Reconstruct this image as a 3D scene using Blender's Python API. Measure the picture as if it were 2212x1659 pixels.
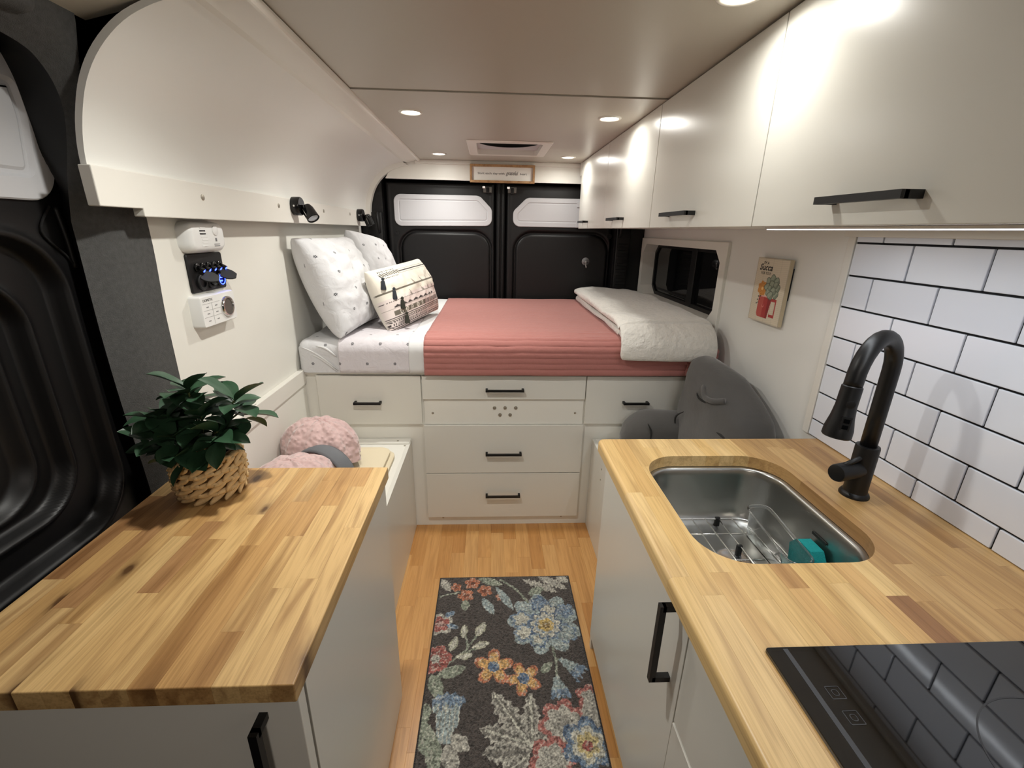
import bpy, bmesh, math, random
import numpy as np
from mathutils import Vector, Matrix, noise, Euler

for o in list(bpy.data.objects):
    bpy.data.objects.remove(o, do_unlink=True)
scene = bpy.context.scene
COL = scene.collection
PI = math.pi

# ------------------------------------------------------------------ camera
def make_camera():
    f, yaw, pitch, roll = 975.6, .05175, .32828, -.01959
    fw = Vector((math.sin(yaw)*math.cos(pitch), math.cos(yaw)*math.cos(pitch), -math.sin(pitch)))
    r = Vector((math.cos(yaw), -math.sin(yaw), 0))
    d = fw.cross(r)
    c, s = math.cos(roll), math.sin(roll)
    rr = c*r + s*d
    dd = -s*r + c*d
    cam = bpy.data.cameras.new('camera')
    cam.sensor_fit = 'HORIZONTAL'
    cam.sensor_width = 36
    cam.lens = f*36/2212
    cam.clip_start = .02
    o = bpy.data.objects.new('camera', cam)
    COL.objects.link(o)
    up, back = -dd, -fw
    o.matrix_world = Matrix(((rr.x, up.x, back.x, 0), (rr.y, up.y, back.y, 0), (rr.z, up.z, back.z, 1.5), (0, 0, 0, 1)))
    scene.camera = o
make_camera()

# ------------------------------------------------------------------ world, exposure
w = bpy.data.worlds.new('night')
scene.world = w
w.use_nodes = True
w.node_tree.nodes['Background'].inputs[0].default_value = (.75, .85, 1, 1)
w.node_tree.nodes['Background'].inputs[1].default_value = .012
vs = scene.view_settings
vs.view_transform = 'Standard'
vs.look = 'None'
vs.exposure = 0.02
vs.gamma = 1
vs.use_curve_mapping = False
# watts of the ceiling downlights (lens beam, side spill): left row then right row, near to far
LAMP_W = (((4.1, 3.4), (3.7, 2.2), (3.0, 1.5)), ((1.4, .3), (1.5, .4), (1.4, .6)))
LAMP_COL = (1, .985, .925)
LED_W = 2.5            # light strip under the upper cabinets
CAB_W = 9.0             # cab dome light, behind the camera

# ------------------------------------------------------------------ helpers
def lin(c):
    out = []
    for v in c[:3]:
        v = v/255
        out.append(v/12.92 if v <= .04045 else ((v+.055)/1.055)**2.4)
    return tuple(out)+(1,)

class S:
    """socket wrapper so that shader maths reads as maths"""
    nt = None
    def __init__(s, sock): s.s = sock
    @staticmethod
    def op(o, *a):
        n = S.nt.nodes.new('ShaderNodeMath'); n.operation = o
        for i, v in enumerate(a):
            if isinstance(v, S): S.nt.links.new(v.s, n.inputs[i])
            else: n.inputs[i].default_value = v
        return S(n.outputs[0])
    def __add__(s, o): return S.op('ADD', s, o)
    def __sub__(s, o): return S.op('SUBTRACT', s, o)
    def __mul__(s, o): return S.op('MULTIPLY', s, o)
    def __truediv__(s, o): return S.op('DIVIDE', s, o)

MATS = {}
def mat(name, col=(200, 200, 200), rough=.5, metal=0, bump=None, bscale=200, bdist=.001, spec=None, emit=None, estr=0,
        var=0, vscale=6, trans=0, ior=1.45, alpha=1, sheen=0, coat=0):
    if name in MATS: return MATS[name]
    m = bpy.data.materials.new(name); m.use_nodes = True
    nt = m.node_tree; b = nt.nodes['Principled BSDF']
    c = lin(col)
    b.inputs['Base Color'].default_value = c
    b.inputs['Roughness'].default_value = rough
    b.inputs['Metallic'].default_value = metal
    b.inputs['IOR'].default_value = ior
    if spec is not None: b.inputs['Specular IOR Level'].default_value = spec
    if trans: b.inputs['Transmission Weight'].default_value = trans
    if sheen:
        b.inputs['Sheen Weight'].default_value = sheen; b.inputs['Sheen Roughness'].default_value = .5
    if coat:
        b.inputs['Coat Weight'].default_value = coat; b.inputs['Coat Roughness'].default_value = .1
    if emit:
        b.inputs['Emission Color'].default_value = lin(emit); b.inputs['Emission Strength'].default_value = estr
    geo = nt.nodes.new('ShaderNodeNewGeometry')
    if var:
        n = nt.nodes.new('ShaderNodeTexNoise'); n.inputs['Scale'].default_value = vscale; n.inputs['Detail'].default_value = 4
        nt.links.new(geo.outputs['Position'], n.inputs['Vector'])
        mx = nt.nodes.new('ShaderNodeMix'); mx.data_type = 'RGBA'
        mx.inputs[6].default_value = tuple(x*(1-var) for x in c[:3])+(1,)
        mx.inputs[7].default_value = tuple(min(1, x*(1+var)) for x in c[:3])+(1,)
        nt.links.new(n.outputs[0], mx.inputs[0]); nt.links.new(mx.outputs[2], b.inputs['Base Color'])
    if bump:
        n = nt.nodes.new('ShaderNodeTexNoise'); n.inputs['Scale'].default_value = bscale; n.inputs['Detail'].default_value = 3
        nt.links.new(geo.outputs['Position'], n.inputs['Vector'])
        bp = nt.nodes.new('ShaderNodeBump'); bp.inputs['Strength'].default_value = bump; bp.inputs['Distance'].default_value = bdist
        nt.links.new(n.outputs[0], bp.inputs['Height']); nt.links.new(bp.outputs[0], b.inputs['Normal'])
    MATS[name] = m
    return m

def ramp(nt, fac, stops):
    r = nt.nodes.new('ShaderNodeValToRGB')
    el = r.color_ramp.elements
    while len(el) > 1: el.remove(el[-1])
    el[0].position = stops[0][0]; el[0].color = stops[0][1]
    for p, c in stops[1:]:
        e = el.new(p); e.color = c
    nt.links.new(fac, r.inputs[0])
    return r.outputs[0]

def wood(name, rough=.35, grain=.38, sx=60, sy=2.2, axis='Y', knots=True, coat=0., streaks=.9):
    """grain stretched along an axis; the stave's own tint is the object colour"""
    if name in MATS: return MATS[name]
    m = bpy.data.materials.new(name); m.use_nodes = True; nt = m.node_tree; S.nt = nt
    b = nt.nodes['Principled BSDF']; b.inputs['Roughness'].default_value = rough
    if coat:
        b.inputs['Coat Weight'].default_value = coat; b.inputs['Coat Roughness'].default_value = .25
    geo = nt.nodes.new('ShaderNodeNewGeometry'); oi = nt.nodes.new('ShaderNodeObjectInfo')
    off = nt.nodes.new('ShaderNodeCombineXYZ')
    for i, k in enumerate((37., 91., 13.)):
        nt.links.new((S(oi.outputs['Random'])*k).s, off.inputs[i])
    add = nt.nodes.new('ShaderNodeVectorMath'); add.operation = 'ADD'
    nt.links.new(geo.outputs['Position'], add.inputs[0]); nt.links.new(off.outputs[0], add.inputs[1])
    def stretched(a, l):
        mp = nt.nodes.new('ShaderNodeMapping')
        mp.inputs['Scale'].default_value = (a, l, a) if axis == 'Y' else (l, a, a)
        nt.links.new(add.outputs[0], mp.inputs[0]); return mp.outputs[0]
    n1 = nt.nodes.new('ShaderNodeTexNoise'); n1.inputs['Scale'].default_value = 1; n1.inputs['Detail'].default_value = 8
    n1.inputs['Roughness'].default_value = .65
    nt.links.new(stretched(sx*4.5, sy*2.2), n1.inputs['Vector'])
    n2 = nt.nodes.new('ShaderNodeTexNoise'); n2.inputs['Scale'].default_value = 1; n2.inputs['Detail'].default_value = 2
    n2.inputs['Distortion'].default_value = .6
    nt.links.new(stretched(sx*.35, sy), n2.inputs['Vector'])
    wv = S.op('SINE', S(n2.outputs[0])*34.)       # growth rings
    wv = wv*.5 + .5
    fine = S(n1.outputs[0])
    g = wv*.13 + fine*.98
    n3 = nt.nodes.new('ShaderNodeTexNoise'); n3.inputs['Scale'].default_value = 1; n3.inputs['Detail'].default_value = 3
    n3.inputs['Distortion'].default_value = .9
    nt.links.new(stretched(sx*.42, sy*.9), n3.inputs['Vector'])
    streak = ramp(nt, n3.outputs[0], [(.48, (0, 0, 0, 1)), (.66, (.75, .75, .75, 1))])
    col = nt.nodes.new('ShaderNodeMix'); col.data_type = 'RGBA'; col.blend_type = 'MULTIPLY'; col.inputs[0].default_value = 1
    nt.links.new(oi.outputs['Color'], col.inputs[6])
    lo = 1-grain
    rc = ramp(nt, g.s, [(.2, (lo, lo*.9, lo*.78, 1)), (.62, (1, 1, 1, 1)), (1, (1.0, 1.0, 1.0, 1))])
    nt.links.new(rc, col.inputs[7])
    out = col.outputs[2]
    if streaks:
        sm = nt.nodes.new('ShaderNodeMix'); sm.data_type = 'RGBA'; sm.blend_type = 'MULTIPLY'
        nt.links.new(S.op('MULTIPLY', S(streak), streaks).s, sm.inputs[0]); nt.links.new(out, sm.inputs[6]); sm.inputs[7].default_value = (.50, .40, .33, 1)
        out = sm.outputs[2]
    if knots:
        v = nt.nodes.new('ShaderNodeTexVoronoi'); v.inputs['Scale'].default_value = 1; v.inputs['Randomness'].default_value = 1; v.voronoi_dimensions = '2D'
        nt.links.new(stretched(7, 3.2), v.inputs['Vector'])
        wn = nt.nodes.new('ShaderNodeTexNoise'); wn.inputs['Scale'].default_value = 40
        nt.links.new(add.outputs[0], wn.inputs['Vector'])
        d = S(v.outputs['Distance']) + S(wn.outputs[0])*.06
        cm = nt.nodes.new('ShaderNodeMix'); cm.data_type = 'RGBA'
        k = ramp(nt, d.s, [(.06, (.9, .9, .9, 1)), (.09, (.5, .5, .5, 1)), (.13, (.22, .22, .22, 1)), (.26, (0, 0, 0, 1))])
        sel = S.op('GREATER_THAN', S(v.outputs['Color'])*1., .54)
        kk = S.op('MULTIPLY', S(k), sel)
        nt.links.new(kk.s, cm.inputs[0]); nt.links.new(out, cm.inputs[6]); cm.inputs[7].default_value = lin((70, 42, 22))
        out = cm.outputs[2]
    nt.links.new(out, b.inputs['Base Color'])
    bp = nt.nodes.new('ShaderNodeBump'); bp.inputs['Strength'].default_value = .12; bp.inputs['Distance'].default_value = .0006
    nt.links.new(fine.s, bp.inputs['Height']); nt.links.new(bp.outputs[0], b.inputs['Normal'])
    MATS[name] = m
    return m

def vcol(name, rough=.8, bump=.6, bscale=300, bdist=.002, sheen=0, vor=False):
    """colour comes from the mesh's own printed colour layer"""
    if name in MATS: return MATS[name]
    m = bpy.data.materials.new(name); m.use_nodes = True; nt = m.node_tree
    b = nt.nodes['Principled BSDF']; b.inputs['Roughness'].default_value = rough
    if sheen: b.inputs['Sheen Weight'].default_value = sheen
    a = nt.nodes.new('ShaderNodeAttribute'); a.attribute_name = 'print'
    nt.links.new(a.outputs['Color'], b.inputs['Base Color'])
    geo = nt.nodes.new('ShaderNodeNewGeometry')
    if vor:
        n = nt.nodes.new('ShaderNodeTexVoronoi')
    else:
        n = nt.nodes.new('ShaderNodeTexNoise'); n.inputs['Detail'].default_value = 3
    n.inputs['Scale'].default_value = bscale
    nt.links.new(geo.outputs['Position'], n.inputs['Vector'])
    bp = nt.nodes.new('ShaderNodeBump'); bp.inputs['Strength'].default_value = bump; bp.inputs['Distance'].default_value = bdist
    nt.links.new(n.outputs[0], bp.inputs['Height']); nt.links.new(bp.outputs[0], b.inputs['Normal'])
    MATS[name] = m
    return m

def motif_cloth(name, base, cell=(.125, .088), size=.0085, rough=.85):
    """white bed linen with small dark flower sprigs in staggered rows (uses UV in metres)"""
    if name in MATS: return MATS[name]
    m = bpy.data.materials.new(name); m.use_nodes = True; nt = m.node_tree; S.nt = nt
    b = nt.nodes['Principled BSDF']; b.inputs['Roughness'].default_value = rough; b.inputs['Sheen Weight'].default_value = .15
    uv = nt.nodes.new('ShaderNodeUVMap'); uv.uv_map = 'UVMap'
    sp = nt.nodes.new('ShaderNodeSeparateXYZ'); nt.links.new(uv.outputs[0], sp.inputs[0])
    u, v = S(sp.outputs[0]), S(sp.outputs[1])
    row = S.op('FLOOR', v/cell[1])
    sh = S.op('MODULO', S.op('ABSOLUTE', row), 2.)*.5
    fu = (S.op('FRACT', u/cell[0] + sh) - .5)*cell[0]
    fv = (S.op('FRACT', v/cell[1]) - .5)*cell[1]
    r = S.op('SQRT', fu*fu + fv*fv)
    th = S.op('ARCTAN2', fv, fu)
    pet = S.op('ABSOLUTE', S.op('COSINE', th*3.))*.45 + .55
    inside = S.op('LESS_THAN', r, pet*size)
    core = S.op('GREATER_THAN', r, size*.22)
    mask = inside*core*.85
    mx = nt.nodes.new('ShaderNodeMix'); mx.data_type = 'RGBA'
    mx.inputs[6].default_value = lin(base); mx.inputs[7].default_value = lin((45, 46, 52))
    nt.links.new(mask.s, mx.inputs[0]); nt.links.new(mx.outputs[2], b.inputs['Base Color'])
    geo = nt.nodes.new('ShaderNodeNewGeometry')
    n = nt.nodes.new('ShaderNodeTexNoise'); n.inputs['Scale'].default_value = 22; n.inputs['Detail'].default_value = 5; n.inputs['Distortion'].default_value = .7
    nt.links.new(geo.outputs['Position'], n.inputs['Vector'])
    bp = nt.nodes.new('ShaderNodeBump'); bp.inputs['Strength'].default_value = .6; bp.inputs['Distance'].default_value = .010
    nt.links.new(n.outputs[0], bp.inputs['Height']); nt.links.new(bp.outputs[0], b.inputs['Normal'])
    MATS[name] = m
    return m

# ---- objects
TR = {}
def thing(name, label, cat, loc=(0, 0, 0), group=None):
    o = bpy.data.objects.new(name, None); COL.objects.link(o)
    o.empty_display_size = .05
    o.location = loc; TR[o] = Vector(loc)
    o['label'] = label; o['category'] = cat
    if group: o['group'] = group
    return o
def tag(o, label, cat, group=None, kind=None):
    o['label'] = label; o['category'] = cat
    if group: o['group'] = group
    if kind: o['kind'] = kind
    return o
def obj(name, me, m, parent=None, smooth=None, loc=None, color=None, label=None):
    if isinstance(me, bmesh.types.BMesh):
        bm = me; me = bpy.data.meshes.new(name); bm.normal_update(); bm.to_mesh(me); bm.free()
        if smooth: 
            for p in me.polygons: p.use_smooth = True
            if smooth == 'top':
                for p in me.polygons: p.use_smooth = max(abs(c_) for c_ in p.normal) < .9995
            elif smooth is not True:
                me.set_sharp_from_angle(angle=math.radians(smooth))
    if m is not None and len(me.materials) == 0: me.materials.append(m)
    o = bpy.data.objects.new(name, me); COL.objects.link(o)
    if loc is not None: o.location = loc
    if color is not None: o.color = color
    if label: o['label'] = label
    TR.setdefault(o, Vector((0, 0, 0)))
    if parent is not None:
        o.parent = parent
        o.matrix_parent_inverse = Matrix.Translation(-TR[parent])
    return o
def copypart(src, parent, offset):
    """copy of a world-space part moved by an offset, sharing its mesh"""
    c = src.copy(); COL.objects.link(c)
    c.location = Vector(src.location)+Vector(offset)
    c.parent = parent
    c.matrix_parent_inverse = Matrix.Translation(-TR.get(parent, Vector((0, 0, 0))))
    TR[c] = TR.get(src, Vector((0, 0, 0)))+Vector(offset)
    return c
def struct(name, me, m, label, cat='wall', smooth=None):
    return tag(obj(name, me, m, None, smooth), label, cat, kind='structure')

# ---- shapes
def box(bm, x0, x1, y0, y1, z0, z1, bev=0, seg=2):
    xs, ys, zs = sorted((x0, x1)), sorted((y0, y1)), sorted((z0, z1))
    v = [bm.verts.new((x, y, z)) for x in xs for y in ys for z in zs]
    F = [(0, 1, 3, 2), (4, 6, 7, 5), (0, 4, 5, 1), (2, 3, 7, 6), (0, 2, 6, 4), (1, 5, 7, 3)]
    fs = [bm.faces.new([v[i] for i in f]) for f in F]
    if bev:
        es = list({e for f in fs for e in f.edges})
        bmesh.ops.bevel(bm, geom=es, offset=bev, segments=seg, affect='EDGES', profile=.5)
    return bm
def nb(): return bmesh.new()
def bx(*a, **k): return box(nb(), *a, **k)
def prism(bm, pts, axis, a, b, cap=True):
    """polygon pts (p,q) in the plane normal to axis, extruded from a to b. axis x:(y,z) y:(x,z) z:(x,y)"""
    def P(p, t): return {'x': (t, p[0], p[1]), 'y': (p[0], t, p[1]), 'z': (p[0], p[1], t)}[axis]
    A = [bm.verts.new(P(p, a)) for p in pts]; B = [bm.verts.new(P(p, b)) for p in pts]
    n = len(pts); fs = []
    for i in range(n):
        j = (i+1) % n
        fs.append(bm.faces.new((A[i], A[j], B[j], B[i])))
    if cap:
        fs.append(bm.faces.new(A[::-1])); fs.append(bm.faces.new(B))
    bmesh.ops.recalc_face_normals(bm, faces=fs)
    return bm
def loft(bm, rings, closed=True, cap0=False, cap1=False):
    V = [[bm.verts.new(p) for p in r] for r in rings]
    n = len(V[0]); fs = []
    for a, b in zip(V, V[1:]):
        for i in range(n if closed else n-1):
            j = (i+1) % n
            fs.append(bm.faces.new((a[i], a[j], b[j], b[i])))
    if cap0: fs.append(bm.faces.new(V[0][::-1]))
    if cap1: fs.append(bm.faces.new(V[-1]))
    bmesh.ops.recalc_face_normals(bm, faces=fs)
    return bm
def frame_of(d):
    d = Vector(d).normalized()
    a = Vector((0, 0, 1)) if abs(d.z) < .9 else Vector((1, 0, 0))
    u = d.cross(a).normalized(); return u, d.cross(u).normalized(), d
def lathe(bm, c, d, prof, n=24, cap0=True, cap1=True):
    """prof: list of (distance along d, radius)"""
    u, v, d = frame_of(d); c = Vector(c)
    rings = [[c+d*h+(u*math.cos(2*PI*i/n)+v*math.sin(2*PI*i/n))*r for i in range(n)] for h, r in prof]
    return loft(bm, rings, True, cap0, cap1)
def tube(bm, pts, r, n=10, closed=False, caps=True):
    pts = [Vector(p) for p in pts]; rs = r if isinstance(r, (list, tuple)) else [r]*len(pts)
    m = len(pts); rings = []
    up = None
    for i, p in enumerate(pts):
        a = pts[i-1] if (i > 0 or closed) else p; b = pts[(i+1) % m] if (i < m-1 or closed) else p
        d = (b-a).normalized()
        if up is None: up = frame_of(d)[0]
        up = (up-d*up.dot(d)).normalized(); s = d.cross(up)
        rings.append([p+(up*math.cos(2*PI*k/n)+s*math.sin(2*PI*k/n))*rs[i] for k in range(n)])
    if closed: rings.append(rings[0])
    return loft(bm, rings, True, caps and not closed, caps and not closed)
def spline(pts, n=8):
    pts = [Vector(p) for p in pts]; out = []
    for i in range(len(pts)-1):
        p0 = pts[max(i-1, 0)]; p1 = pts[i]; p2 = pts[i+1]; p3 = pts[min(i+2, len(pts)-1)]
        for k in range(n):
            t = k/n
            out.append(.5*((2*p1)+(p2-p0)*t+(2*p0-5*p1+4*p2-p3)*t*t+(3*p1-p0-3*p2+p3)*t**3))
    out.append(pts[-1]); return out
def rpoly(pts, rad, n=6):
    """round the corners of a polygon"""
    out = []; m = len(pts)
    rad = rad if isinstance(rad, (list, tuple)) else [rad]*m
    for i in range(m):
        p = Vector(pts[i]); a = Vector(pts[i-1]); b = Vector(pts[(i+1) % m]); r = rad[i]
        if r <= 0: out.append(tuple(p)); continue
        d1 = (a-p); d2 = (b-p)
        ang = d1.angle(d2); t = min(r/math.tan(ang/2), d1.length*.49, d2.length*.49)
        p1 = p+d1.normalized()*t; p2 = p+d2.normalized()*t
        hc = (d1.normalized()+d2.normalized()).normalized()
        ce = p+hc*(t/math.cos(ang/2)); v1 = p1-ce; v2 = p2-ce
        th = math.atan2(v1.x*v2.y-v1.y*v2.x, v1.dot(v2))
        for k in range(n+1):
            q = th*k/n; c_, s_ = math.cos(q), math.sin(q)
            out.append((ce.x+v1.x*c_-v1.y*s_, ce.y+v1.x*s_+v1.y*c_))
    return out
def rrect(x0, x1, y0, y1, r, n=6): return rpoly([(x0, y0), (x1, y0), (x1, y1), (x0, y1)], r, n)
def inset(pts, d):
    """offset a (convex) closed loop inwards by d"""
    m = len(pts); out = []
    A = sum(pts[i][0]*pts[(i+1) % m][1]-pts[(i+1) % m][0]*pts[i][1] for i in range(m))
    sg = 1 if A > 0 else -1
    for i in range(m):
        a = Vector(pts[i-1]); p = Vector(pts[i]); b = Vector(pts[(i+1) % m])
        e1 = (p-a); e2 = (b-p)
        if e1.length < 1e-9: e1 = e2
        if e2.length < 1e-9: e2 = e1
        n1 = Vector((-e1.y, e1.x)).normalized()*sg; n2 = Vector((-e2.y, e2.x)).normalized()*sg
        n_ = (n1+n2); n_ = n_/max(n_.length_squared/2, .5) if n_.length > 0 else n1
        out.append(tuple(p+n_*d))
    return out
def grid(bm, P, closed_u=False):
    """P[i][j] -> vertices, quads"""
    V = [[bm.verts.new(p) for p in r] for r in P]
    for i in range(len(V)-1):
        for j in range(len(V[0])-1):
            bm.faces.new((V[i][j], V[i+1][j], V[i+1][j+1], V[i][j+1]))
    return V
def grid_mesh(name, P, UV=None, colors=None, smooth=True):
    """numpy grid (n,m,3) to mesh with optional uv (n,m,2) and colours (n,m,3 linear)"""
    n, m_, _ = P.shape
    idx = np.arange(n*m_).reshape(n, m_)
    f = np.stack([idx[:-1, :-1], idx[1:, :-1], idx[1:, 1:], idx[:-1, 1:]], -1).reshape(-1, 4)
    me = bpy.data.meshes.new(name)
    me.from_pydata(P.reshape(-1, 3).tolist(), [], f.tolist())
    if UV is not None:
        l = me.uv_layers.new(name='UVMap'); l.data.foreach_set('uv', UV.reshape(-1, 2)[f.reshape(-1)].reshape(-1).astype('f4'))
    if colors is not None:
        a = me.color_attributes.new('print', 'FLOAT_COLOR', 'POINT')
        c = np.concatenate([colors.reshape(-1, 3), np.ones((n*m_, 1))], 1).astype('f4')
        a.data.foreach_set('color', c.reshape(-1))
    if smooth: me.polygons.foreach_set('use_smooth', [True]*len(me.polygons))
    me.update()
    return me
def text(body, size, m, M, parent, name='lettering', shear=0, extrude=.0004, align='CENTER', sx=1, bold=0, width=None):
    c = bpy.data.curves.new('t', 'FONT'); c.body = body; c.size = size; c.shear = shear; c.extrude = extrude; c.align_x = align
    c.offset = bold; c.resolution_u = 2
    t = bpy.data.objects.new('t', c); COL.objects.link(t)
    dg = bpy.context.evaluated_depsgraph_get()
    me = bpy.data.meshes.new_from_object(t.evaluated_get(dg))
    bpy.data.objects.remove(t); bpy.data.curves.remove(c)
    if width:
        xs_ = [v.co.x for v in me.vertices]; sx = width/(max(xs_)-min(xs_))
    me.transform(M @ Matrix.Diagonal((sx, 1, 1, 1)))
    me.materials.clear()
    return obj(name, me, m, parent)
def facing(loc, which):
    rz = {'-y': 0, '-x': -PI/2, '+x': PI/2}[which]
    return Matrix.Translation(loc) @ Euler((PI/2, 0, rz)).to_matrix().to_4x4()
def sstep(a, b, x):
    t = np.clip((x-a)/(b-a), 0, 1); return t*t*(3-2*t)
def sd_rrect(u, v, u0, u1, v0, v1, r):
    """signed distance to a rounded rectangle (negative inside)"""
    cu, cv = (u0+u1)/2, (v0+v1)/2; hu, hv = (u1-u0)/2-r, (v1-v0)/2-r
    qx = np.abs(u-cu)-hu; qy = np.abs(v-cv)-hv
    return np.minimum(np.maximum(qx, qy), 0)+np.hypot(np.maximum(qx, 0), np.maximum(qy, 0))-r
def handle(parent, a, b, out, post, m, t=.0055, name='handle'):
    """square bar pull from a to b (points on the surface), standing off by out"""
    a, b, out = Vector(a), Vector(b), Vector(out)
    d = (b-a).normalized(); o = out.normalized(); s = d.cross(o)
    bm = nb()
    def bar(p, q, w1, w2, e1, e2):
        r = [[p+e1*i*w1+e2*j*w2 for i, j in ((-1, -1), (1, -1), (1, 1), (-1, 1))], [q+e1*i*w1+e2*j*w2 for i, j in ((-1, -1), (1, -1), (1, 1), (-1, 1))]]
        loft(bm, r, True, True, True)
    bar(a+out, b+out, t, t*1.0, o, s)
    bar(a+d*t, a+d*t+out, t, t, d, s)
    bar(b-d*t, b-d*t+out, t, t, d, s)
    return obj(name, bm, m, parent)
def screw(parent, c, d, r, m, name='screw'):
    bm = nb(); lathe(bm, c, d, [(0, r), (.0012, r*.95), (.0022, r*.6)], 12, False, True)
    return obj(name, bm, m, parent, 40)

# ------------------------------------------------------------------ materials
white = mat('white_paint', (230, 228, 220), .42, bump=.15, bscale=260, bdist=.0006)
ceilm = mat('ceiling_semigloss', (186, 180, 168), .36, bump=.1, bscale=180, bdist=.0006)
lacq = mat('white_lacquer', (220, 218, 210), .27, bump=.05, bscale=40, bdist=.0008)
wallm = mat('wall_satin', (230, 229, 224), .38, bump=.1, bscale=150, bdist=.0006)
trimw = mat('trim_white', (226, 223, 215), .35, bump=.12, bscale=300, bdist=.0004)
blackm = mat('black_matte_metal', (12, 12, 13), .42, bump=.05, bscale=500, bdist=.0002)
blackp = mat('black_door_paint', (12, 11, 12), .46, bump=.03, bscale=200, bdist=.0004)
blackt = mat('black_plastic', (11, 11, 12), .5)
gap = mat('dark_gap', (10, 9, 9), .9)
chrome = mat('chrome', (215, 215, 215), .16, 1)
screwm = mat('screw_steel', (176, 170, 158), .5, 1)
steel = mat('brushed_steel', (178, 178, 174), .30, 1, bump=.12, bscale=400, bdist=.0003)
fabricg = mat('charcoal_carpet', (74, 74, 73), .95, bump=.9, bscale=420, bdist=.002, var=.35, vscale=90)
glassc = mat('clear_plastic', (245, 248, 250), .06, trans=1, ior=1.4)
glassd = mat('dark_window_glass', (22, 23, 24), .02, trans=.35, ior=1.5)
insert = mat('white_insert_panel', (198, 198, 201), .5, bump=.08, bscale=200, bdist=.0005)
tilem = mat('white_gloss_tile', (230, 234, 243), .1, bump=.25, bscale=16, bdist=.0012)
grout = mat('black_grout', (16, 16, 18), .85, bump=.3, bscale=600, bdist=.0005)
ink = mat('dark_ink', (44, 42, 42), .7)
butcher = wood('butcher_block', .36, .42, 60, 2.4)
ash = wood('pale_butcher_block', .36, .33, 60, 1.8, knots=False, streaks=.65)
floorw = wood('laminate_oak', .33, .30, 70, 2.0, knots=False, coat=.2, streaks=.35)
signwood = wood('sign_frame_wood', .6, .3, 60, 60, knots=False)

# ------------------------------------------------------------------ floor
def build_floor():
    base = struct('floor', bx(-1.0, 1.2, -1.2, 3.5, -.03, -.002), gap, 'honey oak laminate strip floor of the aisle', 'floor')
    rnd = random.Random(5)
    wst = .064; x = -.44; y1 = 2.07
    meshes = {}
    cols = [(206, 155, 95), (203, 151, 91), (209, 159, 99), (196, 143, 83), (205, 153, 93), (191, 137, 78), (208, 160, 101)]
    k = 0
    while x < .58:
        y = y1 - rnd.uniform(.05, .36); hi = y1
        while hi > .2:
            L = round(hi-y, 3); key = L
            if key not in meshes:
                bm = bx(-wst/2+.0001, wst/2-.0001, -L/2+.0001, L/2-.0001, -.002, .0, bev=.0002, seg=1)
                me = bpy.data.meshes.new('plank'); bm.to_mesh(me); bm.free(); me.materials.append(floorw); meshes[key] = me
            obj('plank', meshes[key], floorw, base, loc=(x+wst/2, (hi+y)/2, 0), color=lin(rnd.choice(cols)))
            hi = y; y -= rnd.choice((.24, .3, .36, .42))
            k += 1
        x += wst
build_floor()

# ------------------------------------------------------------------ ceiling
ZC = 1.93
def build_ceiling():
    bm = nb()
    for a in ((-1.06, 1.2, -1.2, 2.60), (-1.06, 1.2, 3.01, 3.45), (-1.06, -.095, 2.60, 3.01), (.295, 1.2, 2.60, 3.01)): box(bm, *a, ZC+.021, ZC+.06)
    base = struct('ceiling', bm, gap, 'flat off-white ceiling made of two panels with a cross seam', 'ceiling')
    vx0, vx1, vy0, vy1 = -.075, .275, 2.62, 2.99
    # rear panel has the roof vent opening: four strips in one panel
    bm = nb()
    X0, X1, Y0, Y1 = -.50, 1.1, 1.745, 3.36
    outer = [(X0, Y0), (X1, Y0), (X1, Y1), (X0, Y1)]; e_ = .006; inn = [(vx0-e_, vy0-e_), (vx1+e_, vy0-e_), (vx1+e_, vy1+e_), (vx0-e_, vy1+e_)]
    loft(bm, [[(a, b, ZC) for a, b in outer], [(a, b, ZC) for a, b in inn], [(a, b, ZC+.02) for a, b in inn], [(a, b, ZC+.02) for a, b in outer], [(a, b, ZC) for a, b in outer]])
    obj('ceiling_panel', bm, ceilm, base)
    obj('ceiling_panel', bx(-.50, 1.1, -1.2, 1.7365, ZC+.003, ZC+.012, bev=.0015), ceilm, base)
    bm = nb(); prism(bm, [(-.50, ZC-.001), (-.60, ZC-.012), (-.79, 1.872), (-.79, 1.884), (-.50, ZC+.012)], 'y', -1.2, 1.10); obj('ceiling_panel', bm, ceilm, base)
    # sloped trim board along the left side and the quarter round beside it
    bm = nb(); prism(bm, [(-.478, ZC-.003), (-.478, ZC+.012), (-.60, ZC+.0), (-.60, ZC-.016), (-.552, ZC-.020)], 'y', 1.08, 3.33)
    struct('trim_1', bm, trimw, 'sloped white trim board between the ceiling and the left wall', 'trim')
    bm = nb()
    prof = [(-.478, ZC), (-.462, ZC)]+[(-.478+.016*math.sin(a), ZC-.014*math.cos(a)) for a in (1.2, .8, .4, 0)]
    prism(bm, prof, 'y', -.2, 3.325)
    struct('trim_2', bm, trimw, 'thin quarter-round moulding along the left ceiling edge', 'trim')
    return vx0, vx1, vy0, vy1
VX = build_ceiling()

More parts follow.
